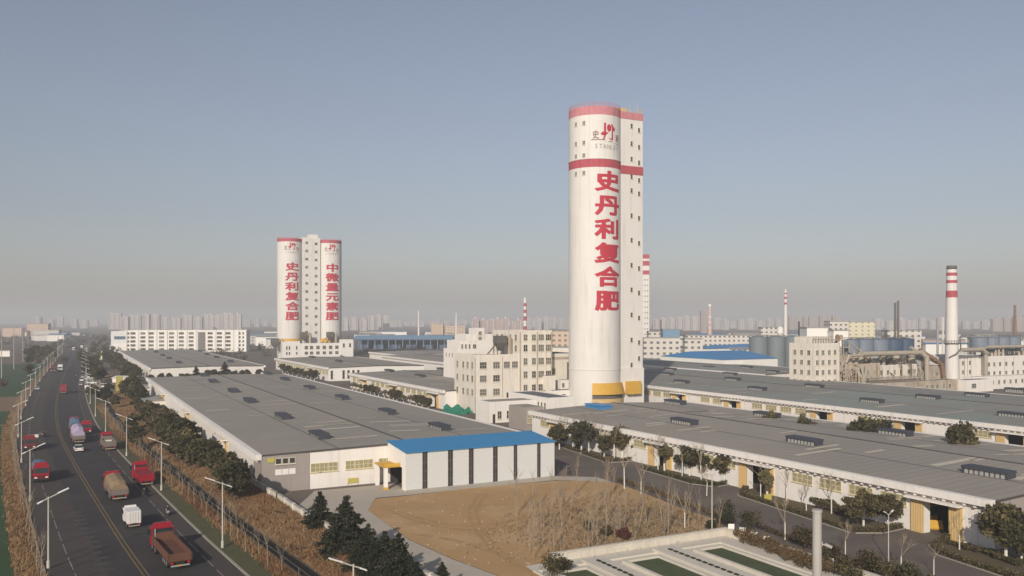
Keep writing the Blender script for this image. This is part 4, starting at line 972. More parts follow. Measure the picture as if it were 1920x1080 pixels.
for k in range(7): mb = MB(); x = rr.uniform(0,9); mb.tube([(x,-.3,0),(x,-.3,rr.uniform(5,9)),(x+rr.uniform(-2,3),1,rr.uniform(9,13))], rr.uniform(.2,.45), 7); mb.build('pipe', M[rr.choice(['pipe_beige','dirty_wall','rust'])], FR3)

FR4 = pt('pipe_rack', 'rust stained steel gantry of pipes along the front of the works blocks', 'pipe rack', 24, -1.4); mb = MB()
for k in range(13): mb.bar((k*3.2,0,0),(k*3.2,0,6.8+.4*(k%3)),.22); mb.bar((k*3.2,-.7,5.3),(k*3.2,.3,5.3),.2)
mb.build('frame', M['hopper_grey'], FR4)
for k in range(5): mb = MB(); z = 5.4+k*.42; mb.tube([(rr.uniform(0,6),-.4+.1*k,z),(rr.uniform(28,40),-.4+.1*k,z)], .13+.04*(k%3), 8); mb.build('pipe', M[('pipe_beige','rust','dirty_wall','steel_grey','pipe_beige')[k]], FR4)
for k in range(16):
    x = rr.uniform(0,40); mb = MB(); h1 = rr.uniform(7,13); mb.tube([(x,.1,5.4),(x,.1,h1),(x+rr.uniform(-1.5,1.5),2.5,h1+rr.uniform(.5,3))], rr.uniform(.1,.32), 7); mb.build('pipe', M[rr.choice(['pipe_beige','rust','hopper_grey','dirty_wall'])], FR4)
for i, (x, y, r, h1) in enumerate(((27,4,1.5,15.8),(33,6,1.1,17.0),(41,6,1.7,15.2),(49,5,1.3,16.4),(54,6,1.6,15.0),(64,6,1.4,15.6),(71,8,1.8,14.5),(18,7,1.3,19.5))):
    o = pt('process_vessel', '%s stained upright vessel from the left on the works roofs' % ordw(i+1), 'process vessel', x, y); mb = MB(); mb.cyl((0,0,10.2),(0,0,h1),r,r,16); mb.cyl((0,0,h1),(0,0,h1+r*.7),r,r*.25,16); mb.cyl((0,0,h1+r*.7),(0,0,h1+r*.7+.9),.2,.2,8); mb.build('shell', M[('dirty_wall','pipe_beige','steel_grey','hopper_grey')[i%4]], o)
    mb = MB(); mb.cyl((0,0,h1-1.0),(0,0,h1-.9),r*1.35,r*1.35,16); mb.build('platform', M['hopper_grey'], o)

# ------------------------------------------------------------------ farther works, halls and chimneys
def hall(label, px, D_, w, d, h, wallm, roofm, rz=ROT, rise=1.6, ribs=0, name='factory_hall'):
    o = thing(name, label, 'factory hall', AT(px, D_), rz)
    mb = MB(); mb.box(0, w, 0, d, 0, h); mb.build('wall', M[wallm], o)
    mb = MB(); mb.v += [(-.4,-.4,h),(w+.4,-.4,h),(w+.4,d+.4,h),(-.4,d+.4,h),(-.4,d/2,h+rise),(w+.4,d/2,h+rise)]
    for q in ((0,1,5,4),(2,3,4,5),(0,4,3),(1,2,5),(3,2,1,0)): mb.f.append(q); mb.m.append(0)
    mb.build('roof', M[roofm], o)
    if ribs:
        mb = MB()
        for k in range(ribs): x = w*k/(ribs-1); mb.box(x-.3, x+.3, -.35, 0, 0, h)
        mb.build('column', M['steel_grey'], o)
    return o
hall('bright blue roofed hall behind the greenish warehouse roofs', 1358, 450, 38, 54, 9.0, 'clean_white', 'blue_roof_far', ROT, 3.6)
BSX = AT(664, 880); BS = thing('open_shed', 'long blue open sided shed with pale columns behind the packing house', 'open shed', BSX, rad(-2))
mb = MB(); mb.box(0, 101, 24, 24.4, 0, 9); mb.build('back_wall', M['navy_metal'], BS)
for k in range(15): mb = MB(); mb.box(k*7.2-.35, k*7.2+.35, -.5, .2, 0, 10); mb.build('column', M['blue_pale'], BS)
mb = MB(); mb.v += [(-1,-1,10),(102,-1,10),(102,25,10),(-1,25,10),(-1,12,14),(102,12,14)]
for q in ((0,1,5,4),(2,3,4,5),(0,4,3),(1,2,5),(3,2,1,0)): mb.f.append(q); mb.m.append(0)
mb.build('roof', M['blue_pale'], BS); mb = MB(); mb.box(-1,102,-1.2,-1,9.3,10.3); mb.build('eave_band', M['navy_metal'], BS)
for k in range(6): mb = MB(); mb.box(2+k*17, 13+k*17, 5, 16, 0, 4.5); mb.build('stored_load', M['navy_metal'], BS)
mb = MB()
def chimney(label, px, D_, ytop, wb, wt, bands=None, base='tower_white', band='red_faded', n=14):
    o = thing('chimney', label, 'chimney', AT(px, D_)); H_ = ZH(ytop, D_); r0 = wb*D_/F/2; r1 = wt*D_/F/2; mb = MB(); zs = [0] + sorted(bands or []) + [H_]
    if bands: zs = [0] + [H_*b for b in sorted(bands)] + [H_]
    for k, (a, b) in enumerate(zip(zs[:-1], zs[1:])): mb.cyl((0,0,a),(0,0,b),r0+(r1-r0)*a/H_,r0+(r1-r0)*b/H_,n,k % 2)
    q = mb.build('stack', [M[base], M[band]], o); mb = MB(); mb.cyl((0,0,H_),(0,0,H_+.8),r1*1.12,r1*1.12,n); mb.build('rim', M[base], o); return o
chimney('slim red and white banded chimney behind the white factory block', 984.5, 760, 560, 8, 5.5, [.36,.50,.60,.68,.74,.80,.86,.92])
chimney('left one of two thin white far chimneys between the silos', 785, 1000, 584, 4.5, 2.6)
chimney('right one of two thin white far chimneys between the silos', 855.5, 1050, 588, 4.5, 2.6)
chimney('white tapering chimney with faint red top right of the tall silo', 1473, 640, 545, 8, 4.5, [.80,.83,.88,.91,.95,.97])
chimney('tan brick chimney near the right edge of the photo', 1903, 620, 574, 8, 4, None, 'rust')
chimney('left one of two dark steel stacks standing close together', 1678.5, 560, 570, 4, 4, None, 'hopper_grey')
chimney('right taller one of two dark steel stacks standing close together', 1684, 560, 566, 4, 3.6, None, 'hopper_grey')
chimney('short black stack beside the grey storage tanks', 1498, 560, 605, 2.6, 2.6, None, 'black')
chimney('short brown brick stack right of the tall silo', 1239, 720, 601, 4, 3, None, 'rust')
chimney('small pale stack left of the striped chimney', 1768, 640, 597, 4, 2.4)
chimney('thin grey stack beside the small pale stack', 1758, 600, 612, 4, 4, None, 'steel_grey')
o = thing('water_tower', 'knobbly pale pink column with a round head right of the tall silo', 'water tower', AT(1331, 800)); mb = MB(); mb.cyl((0,0,0),(0,0,20),2.4,2.2,16); mb.cyl((0,0,20),(0,0,34),1.8,1.4,14); mb.cyl((0,0,34),(0,0,41),1.3,1.0,14); mb.build('column', M['pale_pink'], o)
mb = MB(); mb.cyl((0,0,41),(0,0,43),1.0,1.8,16); mb.cyl((0,0,43),(0,0,45),1.8,.9,16); mb.build('head', M['tower_white'], o)
for z in (22,27,32): mb = MB(); mb.cyl((0,0,z),(0,0,z+1.2),2.1,2.1,14); mb.build('collar', M['tower_white'], o)
o = thing('water_tower', 'small white water tower on a thin stem beside the white tapering chimney', 'water tower', AT(1463, 640)); mb = MB(); mb.cyl((0,0,0),(0,0,17),.9,.7,10); mb.build('stem', M['concrete'], o); mb = MB(); mb.cyl((0,0,17),(0,0,20),.7,2.4,16); mb.cyl((0,0,20),(0,0,24),2.4,2.3,16); mb.cyl((0,0,24),(0,0,25.2),2.3,.4,16); mb.build('tank', M['clean_white'], o)
# banded tower half hidden by the tall silo
BT = thing('silo', 'distant white tower with red bands half hidden behind the tall silo', 'silo', AT(1201, 720), 0); hb = ZH(477, 720)
mb = MB(); mb.box(0, 7.4, 0, 8, 0, hb-17, 0); mb.box(-.1, 7.5, -.1, 8, hb-17, hb-13.5, 1); mb.box(0,7.4,0,8,hb-13.5,hb-9.5,0); mb.box(-.1,7.5,-.1,8,hb-9.5,hb-5.5,1); mb.box(0,7.4,0,8,hb-5.5,hb-3.5,0); mb.box(-.1,7.5,-.1,8,hb-3.5,hb,1); mb.build('shaft', [M['tower_white'], M['red_faded']], BT)
for k in range(14):
    for x in (1.6,3.8,6.0): window(BT, 'F', 0, x, hb-22-k*4.6, .8, 1.1, 1, 1)
# hand placed far buildings: (label, px left, D, width, depth, top row, wall)
for lb, px, D_, w, d, yt, wm in (
 ('cream building with two pale wings behind the chemical works', 1556, 720, 16, 14, 603, 'works_front'),('lower yellowish wing joined to the cream building behind the works', 1592, 722, 22, 14, 604, 'works_yellow'),
 ('pink school like building left of the white factory block', 808, 1250, 18, 12, 607, 'works_warm'),('pink hall right of the two thin far chimneys', 834, 1250, 30, 12, 611, 'works_warm'),
 ('warm striped apartment block just left of the tall silo', 1036, 620, 13, 12, 621, 'works_warm'),('dark roofed long block beside the tall silo', 1036, 470, 16, 10, 652, 'cream_wall'),
 ('blue factory with white pipes right of the tall silo', 1243, 660, 13, 12, 618, 'blue_pale'),('white building with arched windows right of the tall silo', 1216, 690, 14, 10, 622, 'works_front'),
 ('long low pale front behind the blue roofed hall', 1286, 760, 74, 14, 629, 'works_front'),('long pale wall of many windows behind the banded column', 1376, 800, 50, 12, 627, 'works_front'),('cream office with rows of windows beside the white chimney', 1427, 780, 16, 10, 614, 'works_front'),
 ('arched pale row below the blue factory', 1207, 560, 24, 8, 634, 'works_front'),('arched pale row right of the other arched row', 1284, 570, 12, 8, 636, 'works_front'),
 ('white bulky hall with sloping conveyor behind the works', 1513, 480, 12, 12, 615, 'clean_white'),('white rounded shed on the works skyline', 1563, 470, 8, 8, 620, 'clean_white'),
 ('white long office behind the blue tanks', 1664, 600, 24, 10, 620, 'works_front'),('white terrace of windows right of the striped chimney', 1830, 520, 26, 10, 634, 'works_front'),
 ('grey sheds far left beyond the green field', 4, 1500, 34, 10, 615, 'works_warm'),('dark block on stilts far left beyond the green field', 50, 1520, 38, 10, 607, 'works_warm'),('white long house far left beside the road', 62, 1450, 44, 10, 619, 'works_front'),
 ('small white farmhouse beside the green field', 0, 700, 8, 6, 658, 'white_wall')):
    o = thing('building', lb, 'building', AT(px, D_), 0); h = ZH(yt, D_); mb = MB(); mb.box(0, w, 0, d, 0, h); mb.build('wall', M[wm], o); mb = MB(); mb.box(-.3, w+.3, -.3, d, h, h+.5); mb.build('roof', M['roof_far' if wm != 'pale_pink' else 'red_faded'], o)
FAR = [('white', 'clean_white', 'roof_far'), ('blue roofed', 'clean_white', 'blue_roof_far'), ('pale blue roofed', 'white_wall', 'blue_pale'), ('cream', 'cream_wall', 'roof_far'), ('grey', 'grey_panel', 'roof_dark'), ('long windowed', 'works_front', 'roof_far'), ('pale pink', 'pale_pink', 'roof_far')]
rr = random.Random(21); cnt = {}
zones = [(455,520,700,1200,9),(650,850,960,1500,16),(205,250,1000,1400,4),(860,1060,640,1300,12),(1215,1480,600,1250,26),(1490,1900,640,1300,26),(10,110,1200,1700,5),(300,520,1000,1500,8)]
zname = ['behind the second warehouse','beyond the blue open shed','left of the office building','behind the white factory block','beyond the blue roofed hall','beyond the chemical works','far left across the fields','behind the long office building']
for zi, (x0, x1, d0, d1, n) in enumerate(zones):
    items = sorted([(rr.uniform(x0,x1), rr.uniform(d0,d1), rr.choice(FAR), rr.uniform(22,60), rr.uniform(10,22), rr.uniform(5,10.5)) for _ in range(n)])
    for px, D_, (ad, wm, rf), w, d, h in items:
        c = cnt[(zi,ad)] = cnt.get((zi,ad),0)+1
        hall('%s low hall %s, %s of its colour from left' % (ad, zname[zi], ordw(c)), px, D_, w, d, h, wm, rf, rr.choice([ROT, 0, ROT+.1]), rr.uniform(.8,2.2))

# ------------------------------------------------------------------ apartment blocks on the hazy skyline
def flats(w, d, h, wallm, ribs, seed):
    rr = random.Random(seed); mb = MB(); mb.box(0, w, 0, d, 0, h, 0); nb = ribs
    for k in range(nb+1): x = w*k/nb; mb.box(x-.55, x+.55, -.9, 0, 0, h+.6, 1)
    for k in range(nb):
        if k % 2 == 0: mb.box(w*(k+.25)/nb, w*(k+.75)/nb, -.55, 0, 2, h-1.5, 2)
    for k in range(max(1, nb//2)): x = w*(k+.5)/max(1,nb//2); mb.box(x-1.8, x+1.8, 2, 7, h, h+rr.choice([2.6,3.4,4.5]), 1)
    return mb.mesh('apartment_block', [M[wallm], M['flat_trim'] if wallm != 'flat_brown' else M['city_beige'], M['city_pane']])
FL = {}
def city(grp, phrase, x0, x1, yt, D_, wallm, wpx, gap=.18, jit=3, dj=120, seed=1):
    dj *= 2.2; gap *= 1.5; D_ *= 1.3
    rr = random.Random(seed); x = x0; k = 0
    while x < x1:
        k += 1; D2_ = D_ + rr.uniform(-dj, dj); w = wpx*rr.uniform(.75,1.3)*D2_/F; h = ZH(yt + rr.choice([0,0,0,rr.uniform(2,6)])+rr.uniform(-jit*.4, jit), D2_)
        h = max(6, round(h/3)*3); key = (wallm, round(w/6)*6, h, rr.randint(0,1))
        if key not in FL: FL[key] = flats(max(key[1],9), 13, h, wallm, max(2, int(key[1]/7)), len(FL))
        o = put('apartment_block', FL[key], None, AT(x, D2_), rr.choice([0,0,.06,-.05])); tag(o, '%s, %s from the left' % (phrase, ordw(k)), 'apartment block', grp)
        x += key[1]*F/D2_*(1+gap*rr.uniform(.2,1.8))
city('faint flats beyond the road', 'faint grey apartment block beyond the left side of the road', 62, 172, 596, 2500, 'flat_grey', 12, .5, 5, 300, 1)
city('flats behind the office building', 'hazy tall apartment block behind the long white office building', 204, 452, 588, 1900, 'flat_pale', 17, .10, 3, 100, 2)
city('flats behind the paired silos', 'hazy pinkish apartment block right of the paired silos', 640, 722, 592, 1900, 'flat_pale', 13, .12, 2, 90, 3)
city('pink flats', 'reddish apartment block right of the thin far chimneys', 886, 982, 599, 1500, 'flat_pink', 12, .12, 2, 70, 4)
city('flats left of the tall silo', 'faint grey apartment block just left of the tall silo', 984, 1066, 595, 2100, 'flat_grey', 11, .15, 3, 120, 5)
city('flats right of the tall silo', 'hazy apartment block between the tall silo and the slender twin tower', 1207, 1312, 594, 2000, 'flat_pale', 12, .12, 4, 150, 6)
city('slender high-rise', 'slender pale high-rise standing above the skyline beside the pink column', 1315, 1323, 583, 1500, 'flat_brown', 14, .1, 1, 10, 7)
city('flats in the middle of the right skyline', 'faint apartment block between the pink column and the white chimney', 1338, 1470, 597, 2200, 'flat_grey', 12, .14, 4, 150, 8)
city('flats right of the white chimney', 'hazy apartment block right of the white tapering chimney', 1480, 1562, 593, 2000, 'flat_brown', 11, .12, 3, 100, 9)
city('flats around the dark stacks', 'faint apartment block around the two dark stacks', 1640, 1774, 597, 2000, 'flat_pale', 15, .3, 5, 150, 10)
city('flats at the right edge', 'brownish apartment block near the right edge of the skyline', 1862, 1925, 592, 1700, 'flat_brown', 16, .10, 2, 60, 11)
city('low far flats', 'low faint flat block right of the striped chimney', 1806, 1860, 603, 2100, 'flat_grey', 12, .3, 3, 150, 12)
city('farthest flats', 'farthest faint apartment block on the skyline left of the tall silo', 455, 1060, 599, 2900, 'flat_grey', 11, .35, 4, 200, 13)
city('farthest flats on the right', 'farthest faint apartment block on the skyline right of the tall silo', 1210, 1920, 599, 2900, 'flat_grey', 11, .35, 4, 200, 14)

# ------------------------------------------------------------------ trees and hedges
def leaf_quad(mb, p, s, rr, mi, up=.0):
    n = Vector((rr.gauss(0,1), rr.gauss(0,1), rr.gauss(0,1)+up)).normalized(); u = n.orthogonal().normalized(); a = rr.uniform(0,6.28); v = n.cross(u); u, v = u*math.cos(a)+v*math.sin(a), v*math.cos(a)-u*math.sin(a)
    l = s*rr.uniform(.7,1.3); w = l*rr.uniform(.35,.6); mb.face([p-u*l, p-v*w, p+u*l*.9, p+v*w], mi)
def clump(mb, c, r, n, s, rr, mis):
    for _ in range(n):
        d = Vector((rr.gauss(0,1), rr.gauss(0,1), rr.gauss(0,1))).normalized()*(rr.random()**.45); leaf_quad(mb, Vector(c)+Vector((d.x*r[0], d.y*r[1], d.z*r[2])), s, rr, rr.choice(mis), .3)
def round_tree(seed, h=5.5, w=5.8, trunk=1.3, n=34, leaves=95, s=.26, mats=('leaf_dark','leaf_mid','leaf_olive'), lower=0.0, bark='whitewash'):
    rr = random.Random(seed); mb = MB(); cz = trunk+(h-trunk)/2
    for _ in range(n):
        d = Vector((rr.gauss(0,1), rr.gauss(0,1), rr.gauss(0,1))).normalized()*rr.uniform(.35,.92); taper = 1.0-.32*max(0, d.z)
        c = (d.x*w*.42*taper, d.y*w*.42*taper, cz+d.z*(h-trunk)*.42); r = rr.uniform(.45,.85)*w/5; k = rr.random()
        clump(mb, c, (r,r,r*.8), leaves, s, rr, [0,0,1] if k < .45 else [0,1,1] if k < .85 else [1,1,2])
    tm = MB(); tm.cyl((0,0,-.1),(.05,0,1.2),.16,.13,8,0); tm.cyl((.05,0,1.2),(0,.06,trunk+.8),.13,.09,8,1)
    for k in range(5): a = k*1.26+rr.random(); tm.cyl((0,.05,trunk+.2),(math.cos(a)*w*.25,math.sin(a)*w*.25,cz+.2),.07,.03,5,1)
    return mb.mesh('crown', [M[m] for m in mats]), tm.mesh('trunk', [M[bark], M['bark']])
def cedar_tree(seed, h=7.0, w=7.2):
    rr = random.Random(seed); mb = MB(); tiers = 13
    for t in range(tiers):
        f = t/(tiers-1); z = .7+f*(h-1.0); rad_ = w/2*(1-f)**.75*rr.uniform(.8,1.15)+.12
        for k in range(int(12-6*f)):
            a = rr.uniform(0,6.28); L_ = rad_*rr.uniform(.65,1.15)
            for q in range(int(5+L_*7)):
                u = rr.random()**.8; p = Vector((math.cos(a)*L_*u, math.sin(a)*L_*u, z-.22*L_*u+.1*rr.gauss(0,1)))
                sp = .12+.3*u*(1-u)*L_
                for _ in range(5): leaf_quad(mb, p+Vector((rr.gauss(0,sp), rr.gauss(0,sp), rr.gauss(0,.07))), .2, rr, rr.choice([0,0,0,1]), 1.2)
    tm = MB(); tm.cyl((0,0,-.1),(0,0,h*.6),.17,.09,8); tm.cyl((0,0,h*.6),(.1,0,h),.09,.02,6)
    return mb.mesh('crown', [M['leaf_cedar'], M['leaf_cedar_tip']]), tm.mesh('trunk', [M['bark']])
def bare_tree(seed, h=4.5, white=True, spread=.9, depth=3, lean=0.0, r0=.075):
    rr = random.Random(seed); tm = MB(); bm_ = MB(); fork = h*rr.uniform(.38,.5)
    top = Vector((lean*fork, rr.uniform(-.1,.1), fork)); tm.cyl((0,0,-.1), top, r0, r0*.75, 7, 0)
    def grow(p, d, L_, r, k):
        q = p+d*L_; bm_.cyl(p, q, r, r*.6, 5 if k > 1 else 3, 0, cap=False)
        if k == 0: return
        for _ in range(rr.choice([2,3,3])):
            e = (d+Vector((rr.gauss(0,.38*spread), rr.gauss(0,.38*spread), rr.uniform(-.05,.35)))).normalized(); grow(p+d*L_*rr.uniform(.55,1), e, L_*rr.uniform(.55,.8), r*.58, k-1)
    for _ in range(3): grow(top, Vector((rr.gauss(0,.42*spread), rr.gauss(0,.42*spread), 1)).normalized(), (h-fork)*.48, r0*.55, depth)
    return bm_.mesh('branches', [M['bark_pale']]), tm.mesh('trunk', [M['whitewash'] if white else M['bark_pale']])
def pole_tree(seed, h=6.0, lean=.0):           # slim sapling with a few steep twigs
    rr = random.Random(seed); tm = MB(); p = Vector((0,0,-.1)); pts = [p]; d = Vector((lean, rr.uniform(-.05,.05), 1)).normalized()
    for k in range(4): p = p+d*h*.17; pts.append(p); d = (d+Vector((rr.gauss(0,.06), rr.gauss(0,.06), .05))).normalized()
    for k in range(4): tm.cyl(pts[k], pts[k+1], .075-.012*k, .063-.012*k, 6, 0)
    bm_ = MB()
    for k in range(9):
        s_ = pts[rr.randint(2,4)]; e = (d+Vector((rr.gauss(0,.3), rr.gauss(0,.3), .3))).normalized(); L_ = h*rr.uniform(.18,.42); q = s_+e*L_; bm_.cyl(s_, q, .028, .010, 4, 0, cap=False)
        for _ in range(3): u = s_.lerp(q, rr.uniform(.3,.9)); e2 = (e+Vector((rr.gauss(0,.4), rr.gauss(0,.4), .1))).normalized(); bm_.cyl(u, u+e2*L_*.45, .014, .006, 3, 0, cap=False)
    return bm_.mesh('branches', [M['bark_pale']]), tm.mesh('trunk', [M['bark_pale']])
def bush_mesh(seed, w=2.0, h=1.4, mats=('leaf_dark','leaf_mid','leaf_olive'), n=12, leaves=70, s=.15):
    rr = random.Random(seed); mb = MB()
    for _ in range(n):
        d = Vector((rr.gauss(0,1), rr.gauss(0,1), rr.gauss(0,1))).normalized()*rr.uniform(.2,.8); c = (d.x*w*.4, d.y*w*.4, h*.5+d.z*h*.36); clump(mb, c, (w*.2,w*.2,h*.2), leaves, s, rr, [0,0,1,1,2])
    mb.cyl((0,0,-.1),(0,0,h*.4),.06,.04,5,0); return mb.mesh('foliage', [M[m] for m in mats])
ROUND = [round_tree(s) for s in (1,2,3,4)]
BIG = [round_tree(s, 7.5, 5.8, 1.4, 34, 100, .34, ('leaf_dark','leaf_mid','leaf_olive'), bark='bark') for s in (11,12,13)]
OLIVE = [round_tree(s, 6.5, 6.2, 1.2, 30, 60, .24, ('leaf_olive','bark','leaf_mid'), bark='bark') for s in (15,16)]
LIGHT = [round_tree(s, 4.2, 3.0, 1.5, 18, 60, .2, ('leaf_olive','leaf_light','leaf_light')) for s in (17,)]
CED = [cedar_tree(s) for s in (1,2,3)]
BARE = [bare_tree(s) for s in (1,2,3,4)]
BROWN = [bare_tree(s, 4.6, False, 1.0, 3, 0, .05) for s in (5,6,7)]
POLE = [pole_tree(s, 6.0, l) for s, l in ((1,0),(2,.05),(3,-.07),(4,.12),(5,-.14),(6,.03))]
BUSH = [bush_mesh(s) for s in (1,2,3)]
def plant(name, ms, label, cat, loc, sc=1.0, group=None, rz=None):
    t = thing(name, label, cat, loc, RND.uniform(0,6.28) if rz is None else rz, group, sc)
    for me in ms: put(me.name.split('.')[0], me, t)
    return t
def by_px(kind, ms, px, py, hpx, h0, label, group=None, name='tree', cat='tree'):
    p = G(px, py); h = hpx*p.y/F; return plant(name, ms, label, cat, p, h/h0, group)
# the dark cedars on the bank by the perimeter wall
CEDP = [(600,1006,84,'broad dark cedar with its tip level with the shed base, first beside the pale track'),(650,1052,122,'tall cedar with a bent drooping tip beside the pale track'),(690,1066,84,'shorter cedar right of the one with the bent tip'),(722,1092,96,'dark cedar leaning over the track in the lower row'),(748,1112,112,'ragged cedar nearest the bottom of the photo'),(624,1036,66,'small cedar squeezed between the two tallest cedars'),(829,1112,58,'dark bushy cedar top at the bottom edge beside the track'),(700,1098,84,'low cedar behind the ragged nearest one'),(772,1118,70,'low cedar right of the ragged one at the bottom edge'),(668,1086,70,'squat cedar on the bank side of the tall bent one')]
for i, (px, py, hp, lb) in enumerate(CEDP): by_px('c', CED[i % 3], px, py, hp, 7.0, lb, 'dark cedars beside the pale track', 'cedar_tree')
# the hedge row of big evergreens between the main road and the warehouses
rr = random.Random(31); k = 0; y = -9.0
while y < 205:
    k += 1; x = -8.2+rr.uniform(-1.6,1.2) if y > 25 else -4.5+rr.uniform(-1.5,1)
    ms = rr.choice(BIG) if not (70 < y < 84) else rr.choice(OLIVE)
    plant('evergreen_tree', ms, '%s big dark evergreen from the near end of the row between main road and warehouse' % ordw(k), 'tree', wl(x,y), (rr.uniform(.85,1.2) if y < 20 else rr.uniform(.7,.9) if 98 < y < 142 else rr.uniform(1.0,1.4)), 'evergreens between the main road and the warehouses'); y += rr.uniform(3.0,5.0) + (24 if 139 < y < 150 else 0)
for i, (x, y, s_) in enumerate(((-15.5,62,.9),(-14,96,.8),(-15,160,.8),(-17,185,.95),(-21,205,.9),(-15,210,.9))):
    plant('evergreen_tree', BIG[i%3], '%s evergreen from the near end of the thin second row nearer the main road' % ordw(i+1), 'tree', wl(x,y), s_, 'second row of evergreens nearer the road')
k = 0
for y in range(-10, 250, 8):
    for x0 in (-8, -24):
        if rr.random() < .86:
            k += 1; p = world(W2C, (x0+rr.uniform(-3,3), y+rr.uniform(-2,2), 0)); plant('evergreen_tree', rr.choice(BIG), 'dark evergreen in the dense belt along the left side of the second warehouse', 'tree', p, rr.uniform(.95,1.35), 'tree belt left of the second warehouse')
k = 0
for x in range(0, 50, 4):
    k += 1; p = world(W2C, (x+rr.uniform(-1,1), -9+rr.uniform(-2,2), 0)); ms = CED[k%3] if k in (6,9) else rr.choice(BIG); plant('evergreen_tree', ms, '%s dark tree from the left in front of the second warehouse end wall' % ordw(k), 'tree', p, rr.uniform(.65,.95)*(1.5 if k in (6,9) else 1), 'trees before the second warehouse')
for i in range(9):
    p = world(W3C, (-5.5+rr.uniform(-.6,.6), 4+i*9, 0)); plant('evergreen_tree', rr.choice(ROUND), '%s small round tree from the near end along the warehouse before the paired silos' % ordw(i+1), 'tree', p, rr.uniform(.8,1.1), 'trees along the third warehouse')
for i in range(16):
    p = world(W4C, (-4.6+rr.uniform(-.6,.6), 4+i*5.6+rr.uniform(-1,1), 0)); plant('garden_tree', rr.choice(ROUND+LIGHT+LIGHT), '%s small tree from the near end along the yellow doored warehouse by the factory' % ordw(i+1), 'tree', p, rr.uniform(.75,1.0), 'trees along the fourth warehouse')
for i, (px, D_) in enumerate(((850,440),(842,445),(834,450),(826,455),(780,490),(770,500),(760,505),(750,515))):
    plant('evergreen_tree', BIG[i%3], '%s round tree from the right before the plain white warehouse side' % ordw(i+1), 'tree', AT(px, D_), .6, 'trees before the plain warehouse side')
# trees along the service road by the huge right warehouse
for i, (px, py, hp, ms, h0, lb) in enumerate(((1049,843,50,ROUND[0],5.5,'dark round tree half behind the blue roofed shed'),(1090,850,66,ROUND[1],5.5,'biggest round evergreen in the first planted island'),(1133,858,46,ROUND[2],5.5,'small loose tree between two round evergreens in the first island'),(1166,860,66,ROUND[3],5.5,'tall round evergreen with white trunk in the first island'),(1190,862,42,ROUND[0],5.5,'lowest round evergreen at the right end of the first island'),
  (1246,884,54,LIGHT[0],4.2,'yellow green loose tree left in the second island'),(1293,893,64,ROUND[2],5.5,'broad round evergreen in the middle of the second island'),(1326,898,52,ROUND[1],5.5,'small evergreen between two bigger ones in the second island'),(1359,906,66,ROUND[3],5.5,'round evergreen at the right end of the second island'),
  (1438,938,60,LIGHT[0],4.2,'yellow green tree beside the yellow notice in the third island'),(1619,992,78,ROUND[0],5.5,'left one of two round trees with white trunks in the third island'),(1664,990,68,ROUND[2],5.5,'right one of two round trees in the third island beside the big doorway'),
  (1886,1052,116,ROUND[1],5.5,'large dark tree at the right edge before the warehouse corner'),(1915,1060,80,ROUND[3],5.5,'dark tree cut by the right edge of the photo'))):
    by_px('r', ms, px, py, hp, h0, lb, 'trees in the planted islands', 'garden_tree')
for i, (px, py, D_) in enumerate(((1508,774,190),(1620,775,178),(1653,778,176),(1805,783,160),(1445,768,200))):
    z = ZH(py, D_); plant('garden_tree', ROUND[i%4], '%s tree top showing between the two right hand warehouses, counted by size of gap from the left' % ordw(i+1) if 0 else ['round tree top behind the far part of the huge warehouse roof','left one of two round tree tops close together between the right warehouses','right one of two round tree tops close together between the right warehouses','biggest dark tree top between the right warehouses beside a lamp post','small olive tree top at the left between the right warehouses'][i], 'tree', AT(px, D_), (z/5.5*.72, z/5.5*.72, z/5.5), 'trees between the right warehouses')
WT = [(1054,838,'first'),(1074,843,''),(1104,851,''),(1127,853,''),(1152,861,''),(1234,885,''),(1250,880,''),(1279,896,''),(1315,905,''),(1171,917,''),(1202,927,''),(1426,935,''),(1475,940,''),(1512,960,''),(1559,964,''),(1617,986,''),(1472,1012,''),(1585,1040,''),(1690,1075,''),(1751,1079,''),(1799,1032,''),(1284,990,''),(1325,930,'')]
for i, (px, py, _) in enumerate(sorted(WT)):
    by_px('b', BARE[i%4], px, py, 62+9*(i%3), 4.5, '%s young bare tree with whitewashed trunk from the left along the service road' % ordw(i+1), 'young whitewashed trees along the service road', 'bare_tree')
# saplings on the plot
rr = random.Random(8); n = 0; spots = []
while n < 62:
    px = rr.uniform(965,1352); py = rr.uniform(925,1050)
    if py > 1052-(px-1060)*.157-4 or py < 925 + max(0,(1050-px))*.35 or py < 925+max(0,px-1160)*.36: continue
    spots.append((px,py)); n += 1
for i, (px, py) in enumerate(spots): by_px('p', POLE[i%6], px, py, rr.uniform(46,84), 6.0, 'thin leafless sapling standing on the bare brown plot', 'saplings on the bare plot', 'sapling')
for i, (px, py, hp, ms, lb) in enumerate(((1101,998,26,'d','dark round bush among the saplings'),(1168,1014,30,'r','dark red bush among the saplings'),(1138,1006,26,'m','dull green bush left of the dark red one'),(1335,995,26,'d','nearly black ball of clipped bush beside the lamp post'),(1035,1085,66,'m','bushy green shrub at the corner of the white garden wall'),(1058,1076,34,'d','dark low shrub right of the bushy one at the garden wall'),
   (1363,990,58,'d','left one of two dark round shrubs behind the white info boards'),(1404,998,50,'d','right one of two dark round shrubs behind the white info boards'))):
    mats = {'d':('leaf_dark','leaf_dark','leaf_mid'),'r':('leaf_red','leaf_red','leaf_rust'),'m':('leaf_dark','leaf_mid','leaf_olive')}[ms]; p = G(px,py); h = hp*p.y/F
    o = put('bush', bush_mesh(50+i, h*1.15, h, mats, 16, 80, .14), None, p, rr.uniform(0,6)); tag(o, lb, 'bush')
